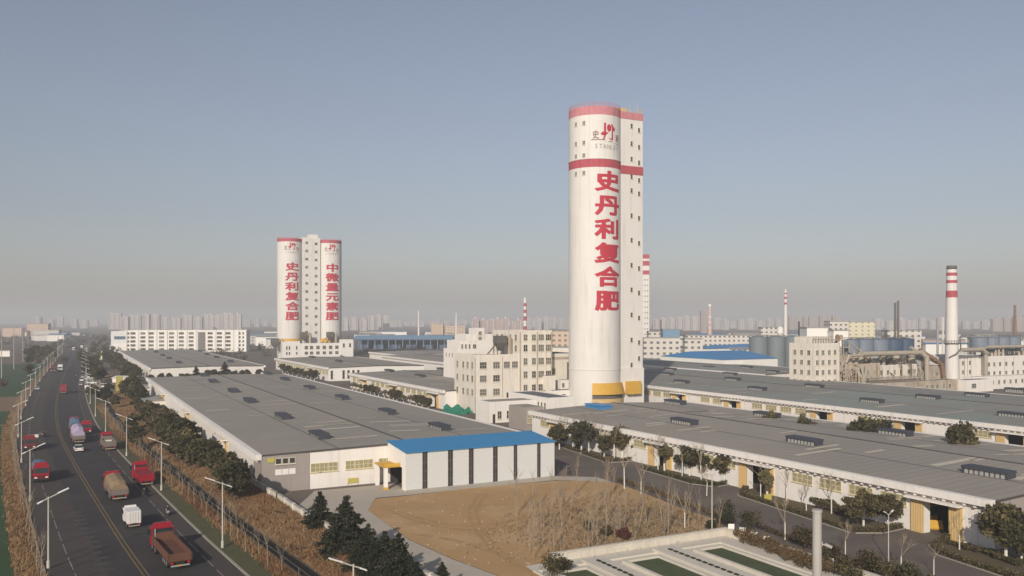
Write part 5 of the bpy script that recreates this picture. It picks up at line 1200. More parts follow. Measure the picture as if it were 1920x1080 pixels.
for i in range(13):
    px = 1385+i*13.5+rr.uniform(-3,3); py = 1012+i*5.6+rr.uniform(-3,3); p = G(px,py); o = put('bush', bush_mesh(80+i%4, 2.8, rr.uniform(1.7,2.6), ('leaf_rust','leaf_olive','leaf_rust'), 14, 70, .14), None, p, rr.uniform(0,6)); tag(o, '%s rusty leaved shrub from the left along the garden edge behind the info boards' % ordw(i+1), 'bush', 'rusty shrubs along the garden edge')
for i, (px, py, h) in enumerate(((1507,1030,3.4),(1540,1072,3.2),(1585,1085,3.0),(1628,1085,4.0),(1665,1092,3.0),(1705,1108,3.6),(1560,1055,2.6),(1605,1112,3.2),(1660,1125,3.2),(1730,1120,3.0))):
    p = G(px,py); o = put('bush', bush_mesh(90+i%5, h*1.2, h, ('leaf_dark','leaf_mid','leaf_olive') if i%3 else ('leaf_dark','leaf_dark','leaf_rust'), 20, 80, .16), None, p, rr.uniform(0,6)); tag(o, '%s large dark shrub from the left near the thick grey post' % ordw(i+1), 'bush', 'large shrubs at the bottom right')
# planted islands with clipped hedges
def pts_px(l): return [G(x,y) for x,y in l]
ISL = [([(1040,832),(1140,868),(1172,866),(1213,862),(1210,851),(1045,812)], [(1040,833),(1140,867),(1172,865),(1212,861)]),
 ([(1205,880),(1300,908),(1340,913),(1385,905),(1385,894),(1250,864),(1228,868)], [(1206,880),(1300,907),(1340,912),(1384,904)]),
 ([(1391,930),(1420,940),(1600,999),(1650,999),(1708,987),(1700,974),(1440,903),(1400,915)], [(1400,916),(1392,930),(1420,939),(1600,998),(1650,998),(1706,986)]),
 ([(1752,1026),(1766,1042),(1900,1086),(2010,1100),(2030,1080),(1800,1012),(1780,1010)], [(1779,1011),(1753,1026),(1767,1041),(1900,1085),(2000,1098)])]
_nm = ['first','second','third','fourth']
def hedge(label, line, h, w, mats, seed, dens=70):
    rr = random.Random(seed); mb = MB()
    for a, b in zip(line[:-1], line[1:]):
        L_ = (b-a).length; d = (b-a)/L_; nrm = Vector((-d.y,d.x,0))
        for _ in range(int(L_*dens)):
            p = a+d*rr.uniform(0,L_)+nrm*rr.uniform(-w/2,w/2); p.z = .04+h*rr.random()**.6*(1+.12*math.sin(p.x*1.3)); leaf_quad(mb, p, .13, rr, rr.choice([0,0,1,1,2]), .6)
    o = mb.build('hedge', [M[m] for m in mats]); return tag(o, label, 'hedge')
for i, (pl, hl) in enumerate(ISL):
    poly_sheet('planting_bed', 'bed_soil', pts_px(pl), .10)
    hedge('clipped green hedge edging the %s planted island from the blue roofed shed' % _nm[i], pts_px(hl), .75, 1.0, ('leaf_dark','leaf_mid','leaf_olive'), i, 150)
    mb = MB(); q = pts_px(hl)
    for a, b in zip(q[:-1], q[1:]): d = (b-a).normalized(); nn = Vector((d.y,-d.x,0))*.75; mb.bar(a+nn+Vector((0,0,.08)), b+nn+Vector((0,0,.08)), .15, .16)
    struct(mb.build('kerb', M['kerb']))
hedge('low ragged brown green hedge between the bare plot and the service road', pts_px([(1158,904),(1215,921),(1290,951),(1345,972),(1372,985)]), .9, .9, ('leaf_rust','leaf_olive','leaf_dark'), 9, 110)
hedge('low dark hedge between the garden and the service road at the bottom', pts_px([(1420,990),(1500,1022),(1580,1052),(1640,1075)]), .8, .8, ('leaf_rust','leaf_dark','leaf_mid'), 10, 110)
k = 0
for a, b, n in (((1075,842),(1205,858),9),((1268,882),(1375,900),9),((1440,920),(1600,975),15),((1775,1022),(1915,1066),8)):
    for i in range(n):
        k += 1; t = (i+.5)/n; p = G(a[0]+(b[0]-a[0])*t+rr.uniform(-2,2), a[1]+(b[1]-a[1])*t-3+rr.uniform(-2,2)); o = put('bush', BUSH[k%3], None, p, rr.uniform(0,6), rr.uniform(.6,1.05)*(1.5 if a[0] == 1440 else 1)); tag(o, '%s low dark shrub from the left in the planted islands along the huge warehouse' % ordw(k), 'bush', 'low shrubs in the planted islands')
# dry grass on the banks
def tufts(label, n, smin, smax, omin, omax, zf, seed, hh=.7, red=.2):
    rr = random.Random(seed); mb = MB()
    for _ in range(n):
        s = smin+(smax-smin)*rr.random()**1.5; o = rr.uniform(omin,omax); p, h = road(s, o, zf(o)-.02); mi = 1 if rr.random() < red*(1+math.sin(s*.13)) else 0
        for _ in range(6):
            a = rr.uniform(0,6.28); w = Vector((math.cos(a),math.sin(a),0))*.07; q = p+Vector((rr.gauss(0,.22),rr.gauss(0,.22),0)); mb.face([q-w, q+w, q+Vector((rr.gauss(.1,.3),rr.gauss(.05,.3),hh*rr.uniform(.5,1.3)))], mi)
    return stuff(mb.build('dry_grass', [M['dry_blade'], M['dry_blade_red']]), label, 'dry grass')
tufts('tall dry grass covering the bank beyond the ditch', 12000, S0, 330, 16.8, 25.5, bank_z, 1, .42, .3)
tufts('dry brown grass along the left edge of the main road', 3200, S0, 330, -13.0, -10.2, lambda o: .12, 2, .5, .15)
tufts('dead grass between the roadside saplings', 2500, S0, 300, 12.6, 14.5, lambda o: .12, 3, .6, .5)
mb = MB(); rr = random.Random(19)
for _ in range(4200):
    px = rr.gauss(1190,115); py = rr.gauss(985,32)
    if py > 1050-(px-1060)*.157 or py < 925+max(0,(1050-px))*.4 or py < 912+max(0,px-1160)*.37 or px > 1352: continue
    p = G(px, py, .05)
    for _ in range(3):
        a = rr.uniform(0,6.28); w = Vector((math.cos(a),math.sin(a),0))*.06; q = p+Vector((rr.gauss(0,.3),rr.gauss(0,.3),0)); mb.face([q-w,q+w,q+Vector((rr.gauss(0,.3),rr.gauss(0,.3),rr.uniform(.1,.5)))], rr.choice([0,0,1,2]))
stuff(mb.build('dead_weeds', [M['bark_pale'], M['bark'], M['leaf_olive']]), 'dead brown weeds under the saplings on the bare plot', 'weeds')
# saplings along the right verge
s = 66; k = 0
while s < 260:
    k += 1; p, h = road(s, 13.0+RND.uniform(-.4,.4), .12); plant('roadside_sapling', BROWN[k%3], 'thin brown leafless sapling in the row on the right verge before the ditch', 'sapling', p, RND.uniform(.75,1.1), 'saplings on the right verge'); s += 3.4+.012*s
s = 60; k = 0
while s < 330:
    k += 1; p, h = road(s, -10.7+RND.uniform(-.2,.2), .12); plant('roadside_sapling', POLE[k%6], 'thin leafless pole like sapling in the row on the left verge', 'sapling', p, RND.uniform(.65,.95), 'saplings on the left verge'); s += 6.5
# trees far along the road and over the fields
k = 0
for s_, n in ((430,1),):
    s = 400
    while s < 1500:
        for o in (-16, -22, 17, 24, 31):
            if RND.random() < .62 and not (o > 0 and s < 480):
                k += 1; p, h = road(s+RND.uniform(-8,8), o+RND.uniform(-3,3)); plant('roadside_tree', RND.choice(OLIVE+BIG), 'hazy distant tree lining the %s side of the far road' % ('left' if o < 0 else 'right'), 'tree', p, RND.uniform(.8,1.2), 'distant trees on the %s of the far road' % ('left' if o < 0 else 'right'))
        s += 24+.03*s
for i in range(9): p = AT(52+i*5.6+RND.uniform(-2,2), 640+RND.uniform(-50,90)); plant('field_tree', RND.choice(BIG), '%s dark tree from the left in the clump beyond the green field' % ordw(i+1), 'tree', p, RND.uniform(1.2,1.7), 'dark clump beyond the green field')
rr = random.Random(77); mb = MB()
for _ in range(620):
    D_ = rr.uniform(620,1500); px = rr.uniform(-60,1980)
    if px < 60 and D_ < 800: continue
    p = AT(px, D_); r = rr.uniform(2,5)
    for _ in range(46): d = Vector((rr.gauss(0,.5),rr.gauss(0,.5),abs(rr.gauss(.5,.4)))); leaf_quad(mb, p+Vector((d.x*r,d.y*r,d.z*r)), .95, rr, rr.choice([0,0,1]), .4)
stuff(mb.build('far_trees', [M['leaf_dark'], M['leaf_olive']]), 'scattered dark trees among the far factories, too many to count', 'trees')

# ------------------------------------------------------------------ street lamps
_pm = MB(); _pm.cyl((0,0,0),(0,0,8.6),.11,.07,10); _pm.cyl((0,0,0),(0,0,.9),.2,.18,10); LP_POLE = _pm.mesh('pole', M['lamp_pole'])
_am = MB(); _am.bar((.75,0,8.1),(-1.2,0,8.95),.11); LP_ARM = _am.mesh('arm', M['lamp_pole'])
def _head(x0,z0,x1,z1): q = MB(); q.bar((x0,0,z0),(x1,0,z1),.34,.12); return q.mesh('lamp_head', M['lamp_head'])
LP_H1 = _head(-1.0,8.92,-2.2,9.42); LP_H2 = _head(.6,8.16,1.2,7.88)
def lamp(label, loc, rz, group, sc=1.0):
    t = thing('street_lamp', label, 'street lamp', loc, rz, group, sc)
    put('pole', LP_POLE, t); ar = put('arm', LP_ARM, t); put('lamp_head', LP_H1, ar); put('lamp_head', LP_H2, ar)
    return t
for k in range(18):
    for o, side in ((10.6,'right'),(-9.4,'left')):
        s = (82.0 if side == 'right' else 84.0) + (k-(1 if side == 'right' else 0))*44.6
        if s < 30: continue
        p, h = road(s, o, .1); lamp('%s double headed street lamp from the near end on the %s side of the road' % (ordw(k+1), side), p, h if side == 'right' else h+math.pi, 'street lamps on the %s side of the road' % side)
_y = MB(); _y.cyl((0,0,0),(0,0,7.6),.09,.06,8); YP = _y.mesh('pole', M['lamp_pole'])
_y = MB(); _y.bar((0,0,7.4),(.75,0,7.95),.08); _y.bar((0,0,7.4),(-.75,0,7.95),.08); YA = _y.mesh('arm', M['lamp_pole'])
def yhead(sx): q = MB(); q.bar((sx*.6,0,7.85),(sx*1.1,0,8.1),.22,.1); return q.mesh('lamp_head', M['lamp_head'])
YH = [yhead(1), yhead(-1)]
for px, py, hp, lb in ((1335,998,113,'tall yard lamp with forked head beside the clipped black bush'),(1666,1055,96,'white yard lamp with forked head before the round trees of the third island'),(1616,697,18,'small lamp post left of the five storey works block') ,(1805,830,40,'lamp post with a cross arm beside the biggest tree top between the right warehouses')):
    p = G(px,py); t = thing('yard_lamp', lb, 'lamp post', p, ROT, 'yard lamps', hp*p.y/F/8.0)
    for nm, me in (('pole',YP),('arm',YA),('lamp_head',YH[0]),('lamp_head',YH[1])): put(nm, me, t)
# thick grey post close to the camera
GP = thing('mast', 'thick grey post with a small camera bracket rising at the bottom right', 'mast', AT(1532, 52), 0)
mb = MB(); zt = ZH(957, 52); mb.cyl((0,0,0),(0,0,zt),.30,.27,24); mb.cyl((0,0,zt-.1),(0,0,zt+.05),.31,.31,24); mb.build('post', M['pole_concrete'], GP)
zc = ZH(1020, 52); mb = MB(); mb.bar((.25,0,zc),(.6,-.1,zc-.05),.07); mb.build('bracket', M['concrete'], GP); mb = MB(); mb.bar((.45,-.1,zc+.02),(.82,-.25,zc-.14),.17,.15); mb.cyl((.3,0,zc-.12),(.3,0,zc+.14),.05,.05,8); mb.build('security_camera', M['concrete'], GP)

# ------------------------------------------------------------------ utility poles on the fields
for i, (px, py, yt) in enumerate(((3,709,612),(26,692,609),(43,678,612),(109,668,611),(52,650,612),(118,640,614))):
    p = G(px,py); h = (py-yt)*p.y/F; t = thing('utility_pole', '%s bare utility pole from the left among the fields' % ['first','second','third','fifth','fourth','sixth'][i], 'utility pole', p, 0, 'utility poles over the fields'); mb = MB(); mb.cyl((0,0,0),(0,0,h),.24,.16,8); mb.build('pole', M['pole_concrete'], t); mb = MB(); mb.bar((-1,0,h-1),(1,0,h-1),.14); mb.build('cross_arm', M['concrete'], t)
# perimeter wall
def wallrun(label, pts, h, m='garden_white', w=.3, cap=True):
    t = thing('perimeter_wall', label, 'wall', pts[0]); mb = MB(); cm = MB()
    for a, b in zip(pts[:-1], pts[1:]):
        a = a-pts[0]; b = b-pts[0]; a.z = b.z = h/2; mb.bar(a, b, w, h)
        L_ = (b-a).length; n = max(1,int(L_/4))
        for k in range(n+1): c = a.lerp(b,k/n); mb.box(c.x-w*.75, c.x+w*.75, c.y-w*.75, c.y+w*.75, 0, h+.15)
        a.z = b.z = h+.06; cm.bar(a, b, w*1.4, .1)
    mb.build('wall', M[m], t); cm.build('coping', M['concrete'], t); return t
wallrun('white perimeter wall between the bank and the warehouses', [wl(x,y) for x,y in ((6.5,-72),(1.0,-30),(.2,-12),(-4.0,40),(-5.6,80),(-8.0,200))], 2.2)
mb = MB(); a0 = None
s = 40; pts = []
while s < 300: pts.append(road(s, 14.72, .5)[0]); s += 6
RL = thing('railing', 'long thin dull railing along the near lip of the roadside ditch', 'railing', pts[0]); mb = MB()
for a, b in zip(pts[:-1], pts[1:]):
    a = a-pts[0]; b = b-pts[0]; mb.bar(a, a+Vector((0,0,.7)), .07); mb.bar(a+Vector((0,0,.7)), b+Vector((0,0,.7)), .05)
mb.build('rail', M['hopper_grey'], RL)

# ------------------------------------------------------------------ small buildings and things by the road
def hut(label, px, py, w, d, h, roofm, rz=ROT, wm='cream_wall', rise=.6):
    o = thing('hut', label, 'hut', G(px,py), rz); mb = MB(); mb.box(-w/2,w/2,0,d,0,h); mb.build('wall', M[wm], o); mb = MB(); mb.xprof([(-.4,h+.02),(d+.4,h+rise),(d+.4,h+rise+.15),(-.4,h+.17)], -w/2-.4, w/2+.4); mb.build('roof', M[roofm], o, fix=True); mb = MB(); mb.box(-.5,.5,-.05,0,0,2.1); mb.build('door', M['hopper_grey'], o); mb = MB(); mb.box(w/2-1.4,w/2-.5,-.04,0,1,2); mb.build('window', M['pane_dark'], o); return o
hut('low hut with wide pale grey roof among the roadside evergreens', 296, 768, 9, 14, 3.0, 'roof_far'); hut('second low hut with grey roof just behind the wide roofed one', 279, 742, 7, 10, 3.0, 'roof_far'); hut('narrow hut with grey roof among trees behind the yellow sign', 249, 706, 6, 26, 3.2, 'roof_far', wm='pale_pink')
hut('white walled shop beside the yellow sign', 232, 722, 10, 6, 3.2, 'clean_white', rad(10), 'white_wall')
t = thing('bus_shelter', 'dark open fronted shelter with pale roof on the right verge', 'bus shelter', G(196,748), rad(20)); mb = MB(); mb.box(-2.8,2.8,1.8,2.0,0,3.0); mb.box(-2.8,-2.6,0,1.8,0,3.0); mb.box(2.6,2.8,0,1.8,0,3.0); mb.build('wall', M['black'], t); mb = MB(); mb.xprof([(-.8,3.0),(2.4,3.3),(2.4,3.6),(.8,4.1),(-.8,3.3)],-3.2,3.2); mb.build('roof', M['hopper_grey'], t, fix=True); mb = MB(); mb.box(-1.5,1.5,.2,.6,.0,.8); mb.build('bench', M['concrete'], t)
t = thing('billboard', 'tall yellow double sided sign panel by the roadside shops', 'billboard', G(224,739), rad(40)); mb = MB(); mb.box(-1.0,1.0,-.15,.15,1.0,7.2); mb.build('panel', M['yellow_sign'], t); [(lambda q: (q.box(c,c+.3,-.2,.2,0,7.2), q.build('post', M['yellow_sign'], t)))(MB()) for c in (-1.3,1.0)]
t = thing('monument', 'small pale stone figure standing in the planted strip right of the road', 'monument', G(191,677), 0); mb = MB(); mb.box(-1.2,1.2,-1.2,1.2,0,1.5); mb.build('plinth', M['concrete'], t); mb = MB(); mb.cyl((0,0,1.5),(0,0,4.5),1.0,.6,10); mb.cyl((0,0,4.5),(0,0,6.3),.9,.35,10); mb.cyl((0,0,6.3),(0,0,7.2),.5,.4,10); mb.bar((-1.4,0,4.6),(1.4,0,4.9),.4); mb.build('figure', M['pale_yellow'], t)
t = thing('tarpaulin', 'crumpled pale sheet spread on the dry verge left of the road', 'tarpaulin', G(24,847), .5); tarp('sheet', 'tarp_purple', -1.2,1.2,-1.6,1.6,.35,t,4,8)
poly_sheet('forecourt', 'path', [G(x,y) for x,y in ((160,727),(212,727),(208,700),(180,690),(164,690))], .13)
# yellow notice in the planting
t = thing('notice_board', 'bright yellow notice panel standing in the third planted island', 'notice board', G(1440,942), ROT); mb = MB(); mb.box(-.75,.75,-.05,.05,.35,1.35); mb.build('board', M['yellow_sign'], t); [(lambda q: (q.box(c,c+.08,.05,.1,0,1.2), q.build('post', M['steel_grey'], t)))(MB()) for c in (-.6,.52)]
for i, (px, py) in enumerate(((1371,1006),(1392,1013),(1414,1022),(1437,1030),(1556,1075))):
    t = thing('info_board', '%s small white info board from the left along the garden edge' % ordw(i+1), 'info board', G(px,py), ROT-.5, 'white info boards'); mb = MB(); mb.box(-.42,.42,-.05,.05,.7,1.75); mb.build('board', M['clean_white'], t); mb = MB(); mb.box(-.05,.05,-.03,.03,0,.7); mb.build('post', M['steel_grey'], t)
# loader in the big doorway
p = on(R1C, 0, 5.0, 1741, 985); a = world(R1C, (5.0, p.y, 0)); t = thing('loader', 'yellow loader parked inside the big dark warehouse doorway', 'loader', a, ROT+2.4)
mb = MB(); mb.xprof([(-2.2,.6),(1.2,.6),(1.2,1.5),(.2,1.7),(-2.2,2.0)],-1.0,1.0); mb.build('body', M['yellow'], t, fix=True); mb = MB(); mb.xprof([(-.6,1.7),(.9,1.6),(.7,3.0),(-.5,3.0)],-.75,.75); mb.build('cab', M['glass'], t, fix=True); mb = MB(); mb.box(-.85,.85,-.7,.9,3.0,3.12); mb.build('cab_roof', M['yellow'], t)
mb = MB(); mb.xprof([(2.2,.1),(3.3,.1),(3.4,.3),(2.5,1.3),(2.2,1.2)],-1.3,1.3); mb.build('bucket', M['yellow'], t, fix=True); mb = MB(); mb.bar((-.7,1.0,1.4),(-.7,2.5,.7),.2,.3); mb.bar((.7,1.0,1.4),(.7,2.5,.7),.2,.3); mb.build('lift_arm', M['yellow'], t)
for x in (-1.05,1.05):
    for y in (-1.4,1.1): mb = MB(); mb.cyl((x-.25,y,.7),(x+.25,y,.7),.7,.7,18); mb.build('wheel', M['tyre'], t)

# ------------------------------------------------------------------ ornamental garden with basins
GC = G(1360,1005); GN = thing('garden_wall', 'pale low garden wall around the sunken basins at the bottom right', 'garden wall', GC, ROT)
mb = MB(); mb.box(-28,0.3,0,.35,0,1.0); mb.box(0,.35,-26,0,0,1.0)
for k in range(14): mb.box(-28+k*2,-27.7+k*2,-.08,0,0,1.0)
for k in range(13): mb.box(-.08,0,-26+k*2,-25.7+k*2,0,1.0)
mb.build('wall', M['garden_white'], GN); mb = MB(); mb.box(-28,.5,-.12,.47,1.0,1.12); mb.box(-.12,.47,-26,-.12,1.0,1.12); mb.build('coping', M['garden_white'], GN)
def gsheet(name, m, x0,x1,y0,y1,z): mb = MB(); mb.face([world(GC,(x0,y0,0))+Vector((0,0,z)),world(GC,(x1,y0,0))+Vector((0,0,z)),world(GC,(x1,y1,0))+Vector((0,0,z)),world(GC,(x0,y1,0))+Vector((0,0,z))]); return struct(mb.build(name, M[m]))
gsheet('terrace', 'garden_white', -32, 0, -40, 0, .07)
for i, (x0, x1) in enumerate(((-8.9,-5.1),(-20.1,-15.4),(-30.0,-26.1))):
    t = thing('garden_bed', ['sunken green bed with pale rim beside the info boards','middle sunken green bed with pale rim in the garden','left sunken green bed cut by the bottom edge'][i], 'garden bed', world(GC,(0,0,.07)), ROT); mb = MB()
    for q in ((x0-.5,x0,-30,-5),(x1,x1+.5,-30,-5),(x0-.5,x1+.5,-5,-4.5)): mb.box(*q,0,.4)
    for q in ((x0-2.0,x0-1.6,-30,-3),(x1+1.6,x1+2.0,-30,-3),(x0-2.0,x1+2.0,-3,-2.6)): mb.box(*q,0,.22)
    mb.build('coping', M['garden_white'], t); mb = MB(); mb.box(x0,x1,-30,-5,0,.12); mb.build('lawn', M['pool_green'], t)
for i, (x0,x1) in enumerate(((-14.2,-10.9),(-25.0,-22.0))):
    t = thing('walkway', ['raised pale walkway between the middle and right green beds','raised pale walkway between the left and middle green beds'][i], 'walkway', world(GC,(0,0,.07)), ROT); mb = MB(); mb.box(x0,x1,-30,-2.2,0,.5); mb.build('deck', M['garden_white'], t); mb = MB()
    for k in range(22): mb.box((x0+x1)/2-.18,(x0+x1)/2+.18,-4.2-k*1.1,-3.5-k*1.1,.5,.62)
    mb.build('planter', M['leaf_dark'], t)

# ------------------------------------------------------------------ vehicles
def _wheel(r, w):
    q = MB(); q.cyl((-w/2,0,0),(w/2,0,0),r,r,18,0); g = MB(); g.cyl((-w/2-.02,0,0),(w/2+.02,0,0),r*.55,r*.55,12,0); return q.mesh('wheel', M['tyre']), g.mesh('rim', M['rim'])
def wheel(me, t, loc): o = put('wheel', me[0], t, loc); put('rim', me[1], o)
WH_T = _wheel(.52,.34); WH_C = _wheel(.32,.22); WH_M = _wheel(.28,.1)
def part(name, m, parent, fn, fix=True): q = MB(); fn(q); return q.build(name, [M[k] for k in m] if isinstance(m, (list,tuple)) else M[m], parent, fix=fix)
def truck(label, loc, rz, L=9.5, W=2.5, cab='truck_red', bed='open', axles=(.17,.62,.74), bedm='bed_brown', sidem='bed_side', side=.8, tarpm='tarp_tan', th=1.7, group=None):
    t = thing('truck', label, 'truck', loc, rz, group); y1 = L/2; y0 = -L/2; cl = 2.1; cb = y1-cl; fz = 1.15
    CB = part('cab', cab, t, lambda q: q.xprof([(cb,.65),(y1-.05,.65),(y1,1.5),(y1-.12,2.85),(y1-.5,3.0),(cb+.05,3.0)], -W/2, W/2))
    part('wind_deflector', cab, CB, lambda q: q.xprof([(cb+.2,3.0),(y1-.6,3.0),(cb+.9,3.5),(cb+.25,3.55)], -W/2+.2, W/2-.2))
    part('windscreen', 'glass', CB, lambda q: q.xprof([(y1-.02,1.75),(y1+.03,1.75),(y1-.08,2.7),(y1-.14,2.7)], -W/2+.15, W/2-.15))
    for sx in (-1,1):
        part('side_window', 'glass', CB, lambda q: q.box(sx*W/2-.02, sx*W/2+.02, cb+.9, y1-.25, 1.75, 2.6))
        part('mirror', 'black', CB, lambda q: (q.box(sx*(W/2+.05), sx*(W/2+.3), y1-.25, y1-.1, 1.8, 2.5)))
        part('headlight', 'lamp_clear', CB, lambda q: q.box(sx*W/2-sx*.6, sx*W/2-sx*.15, y1-.02, y1+.05, .85, 1.1))
        part('tail_light', 'lamp_red', t, lambda q: q.box(sx*W/2-sx*.5, sx*W/2-sx*.15, y0-.06, y0, .75, .95))
    part('rear_window', 'glass', CB, lambda q: q.box(-W/2+.4, W/2-.4, cb-.05, cb+.02, 2.0, 2.6))
    part('cab_back', 'black', CB, lambda q: q.box(-W/2+.12, W/2-.12, cb-.02, cb+.03, .8, 2.85)); part('grille', 'black', CB, lambda q: (q.box(-.75,.75,y1-.03,y1+.03,1.0,1.1), q.box(-.75,.75,y1-.03,y1+.03,1.2,1.3)))
    part('exhaust', 'steel_grey', t, lambda q: q.cyl((-W/2+.3,cb-.12,.8),(-W/2+.3,cb-.12,2.9),.08,.08,8)); part('number_plate', 'yellow', t, lambda q: q.box(-.25,.25,y0-.13,y0-.1,.48,.62))
    part('bumper', 'black', t, lambda q: q.box(-W/2, W/2, y1-.1, y1+.12, .45, .8))
    part('chassis', 'black', t, lambda q: (q.box(-.5, .5, y0, cb, .65, 1.0), q.box(-W/2+.1, W/2-.1, cb-1.6, cb-.6, .5, .95)))
    bl0, bl1 = y0, cb-.15
    if bed in ('open','tarp','low'):
        part('bed_floor', bedm, t, lambda q: q.box(-W/2+.06, W/2-.06, bl0+.06, bl1-.06, 1.0, fz+.12))
        for sx in (-1,1):
            def sd(q):
                q.box(sx*W/2-.05, sx*W/2+.05, bl0, bl1, fz-.12, fz+side)
                n = int((bl1-bl0)/.8)
                for k in range(n+1): yy = bl0+(bl1-bl0)*k/n; q.box(sx*(W/2+.05), sx*(W/2+.1), yy-.05, yy+.05, fz-.12, fz+side)
            part('side_panel', sidem, t, sd)
        part('tailgate', sidem, t, lambda q: q.box(-W/2+.05, W/2-.05, bl0-.06, bl0, fz-.12, fz+side))
        part('headboard', sidem, t, lambda q: (q.box(-W/2+.05, W/2-.05, bl1, bl1+.08, fz-.12, fz+side+.35),))
    if bed == 'tarp':
        def tp(q):
            rr = random.Random(len(label)); n = 22; prof = [(-W/2-.02,fz+.35),(-W/2,fz+th*.72),(-W/2+.35,fz+th*.96),(0,fz+th*1.08),(W/2-.35,fz+th*.96),(W/2,fz+th*.72),(W/2+.02,fz+.35)]; rows = []
            for k in range(n+1):
                u = k/n; yy = bl0+.05+(bl1-bl0-.1)*u; f = min(1, .72+u*2.2)*min(1, .8+(1-u)*3); j = rr.uniform(-.06,.06); rows.append([(x*(.94+.06*f), yy, fz+(z-fz)*f+ (j if 0 < i < 6 else 0)) for i, (x,z) in enumerate(prof)])
            for a, b in zip(rows[:-1], rows[1:]):
                for i in range(6): q.face([a[i],a[i+1],b[i+1],b[i]])
            q.face(rows[0][::-1]); q.face(rows[-1])
        part('tarpaulin', tarpm, t, tp)
    if bed == 'low':
        def lw(q):
            n = 14; rr = random.Random(3); z = [[fz+side*.85+rr.uniform(-.05,.12)-(.25 if i in (0,n) else 0) for i in range(n+1)] for j in range(5)]
            P = lambda i,j: (-W/2+.04+(W-.08)*j/4, bl0+.05+(bl1-bl0-.1)*i/n, z[j][i])
            for i in range(n):
                for j in range(4): q.face([P(i,j),P(i,j+1),P(i+1,j+1),P(i+1,j)])
        part('tarpaulin', tarpm, t, lw, fix=False)
    if bed == 'box':
        part('box_body', tarpm, t, lambda q: q.box(-W/2, W/2, bl0, bl1, .95, .95+th))
        for sx in (-1,1): part('rear_door', tarpm, t, lambda q: q.box(sx*.03, sx*(W/2-.08), bl0-.05, bl0, 1.05, .85+th))
        part('door_bar', 'steel_grey', t, lambda q: [q.box(x-.02,x+.02,bl0-.09,bl0-.05,1.1,.8+th) for x in (-.7,-.25,.25,.7)])
    for a in axles:
        for sx in (-1,1): wheel(WH_T, t, (sx*(W/2-.2), y1-a*L, .52))
    part('rear_bumper', 'steel_grey', t, lambda q: q.box(-W/2+.2, W/2-.2, y0-.1, y0, .45, .62))
    return t
def car(label, loc, rz, m='car_white', van=False, group=None):
    t = thing('car', label, 'car', loc, rz, group); W = 1.72; h = 1.45 if not van else 1.85
    part('body', m, t, lambda q: q.xprof([(-2.15,.32),(2.1,.32),(2.15,.62),(2.05,.78),(1.0,.92),(-2.0,.95),(-2.2,.8)] if not van else [(-1.95,.32),(1.9,.32),(1.95,.8),(1.5,1.05),(-1.95,1.05)], -W/2, W/2))
    part('roof', m, t, lambda q: q.xprof([(.35,h-.06),(-1.1,h-.02),(-1.1,h+.02),(.3,h)] if not van else [(.8,h-.06),(-1.9,h-.02),(-1.9,h+.03),(.75,h)], -W/2+.17, W/2-.17))
    part('windows', 'glass', t, lambda q: q.xprof([(1.0,.9),(.35,h-.06),(-1.1,h-.03),(-1.85,.93)] if not van else [(1.5,1.03),(.8,h-.06),(-1.88,h-.04),(-1.93,1.03)], -W/2+.1, W/2-.1))
    for sx in (-1,1):
        part('headlight', 'lamp_clear', t, lambda q: q.box(sx*.45, sx*.8, 2.08 if not van else 1.85, 2.17 if not van else 1.97, .55, .72)); part('tail_light', 'lamp_red', t, lambda q: q.box(sx*.5, sx*.8, -2.22 if not van else -1.98, -2.1 if not van else -1.9, .65, .85))
        for y in (1.3,-1.3): wheel(WH_C, t, (sx*(W/2-.1), y, .32))
    return t
def on_road(px, py, flip=False, off=None):
    s, o = near_s(G(px,py)); p, h = road(s, o if off is None else off, .05); return p, h+(math.pi if flip else 0)
# the traffic, near to far
p, h = on_road(318,1046); truck('red truck with long empty brown flat bed heading away, nearest on the road', p, h, 12.5, 2.55, 'truck_red', 'open', (.13,.28,.70,.78,.86), side=.85, sidem='bed_brown')
p, h = on_road(247,985); truck('small white box truck heading away behind the tarpaulin load', p, h, 6.4, 2.4, 'box_white', 'box', (.2,.75), tarpm='box_white', th=2.3).scale = (.76,.76,.76)
p, h = on_road(216,929); truck('red truck carrying a rounded tan tarpaulin load', p, h, 11.5, 2.55, 'truck_red', 'tarp', (.13,.28,.70,.78,.86), th=2.1)
p, h = on_road(267,905); truck('red truck with low red sheeted bed parked at the right kerb', p, h, 9.5, 2.5, 'truck_red', 'low', (.15,.68,.8), sidem='truck_red', tarpm='tarp_red', side=1.0)
p, h = on_road(75,898, True); truck('red truck driving towards us at the left edge of the road', p, h, 9.5, 2.5, 'truck_red', 'tarp', (.15,.68,.8), sidem='truck_red_dark', tarpm='tarp_blue', th=1.9)
p, h = on_road(145,827); truck('truck with a pale purple sheeted load ahead of the white car', p, h, 11.5, 2.55, 'truck_red_dark', 'tarp', (.13,.28,.70,.78,.86), tarpm='tarp_purple', th=2.7)
p, h = on_road(140,808); truck('truck with a blue sheet just ahead of the purple load', p, h, 9, 2.5, 'truck_red', 'tarp', (.15,.68,.8), tarpm='tarp_blue', th=2.3)
p, h = on_road(160,812, True); truck('bright red truck partly hidden beside the purple load', p, h, 8.5, 2.4, 'truck_red', 'low', (.16,.72), sidem='truck_red', tarpm='tarp_red')
p, h = on_road(202,841); truck('red truck with a white panel on its bed parked at the right kerb', p, h, 9.5, 2.5, 'truck_red', 'open', (.15,.68,.8), sidem='bed_side', side=1.1, bedm='bed_brown'); q = MB(); q.box(-.9,.9,.2,1.6,0,.5); tag(put('crate', q.mesh('crate', M['clean_white']), None, p+Vector((0,0,1.3)), h), 'white slab lying on the bed of the parked red truck', 'crate')
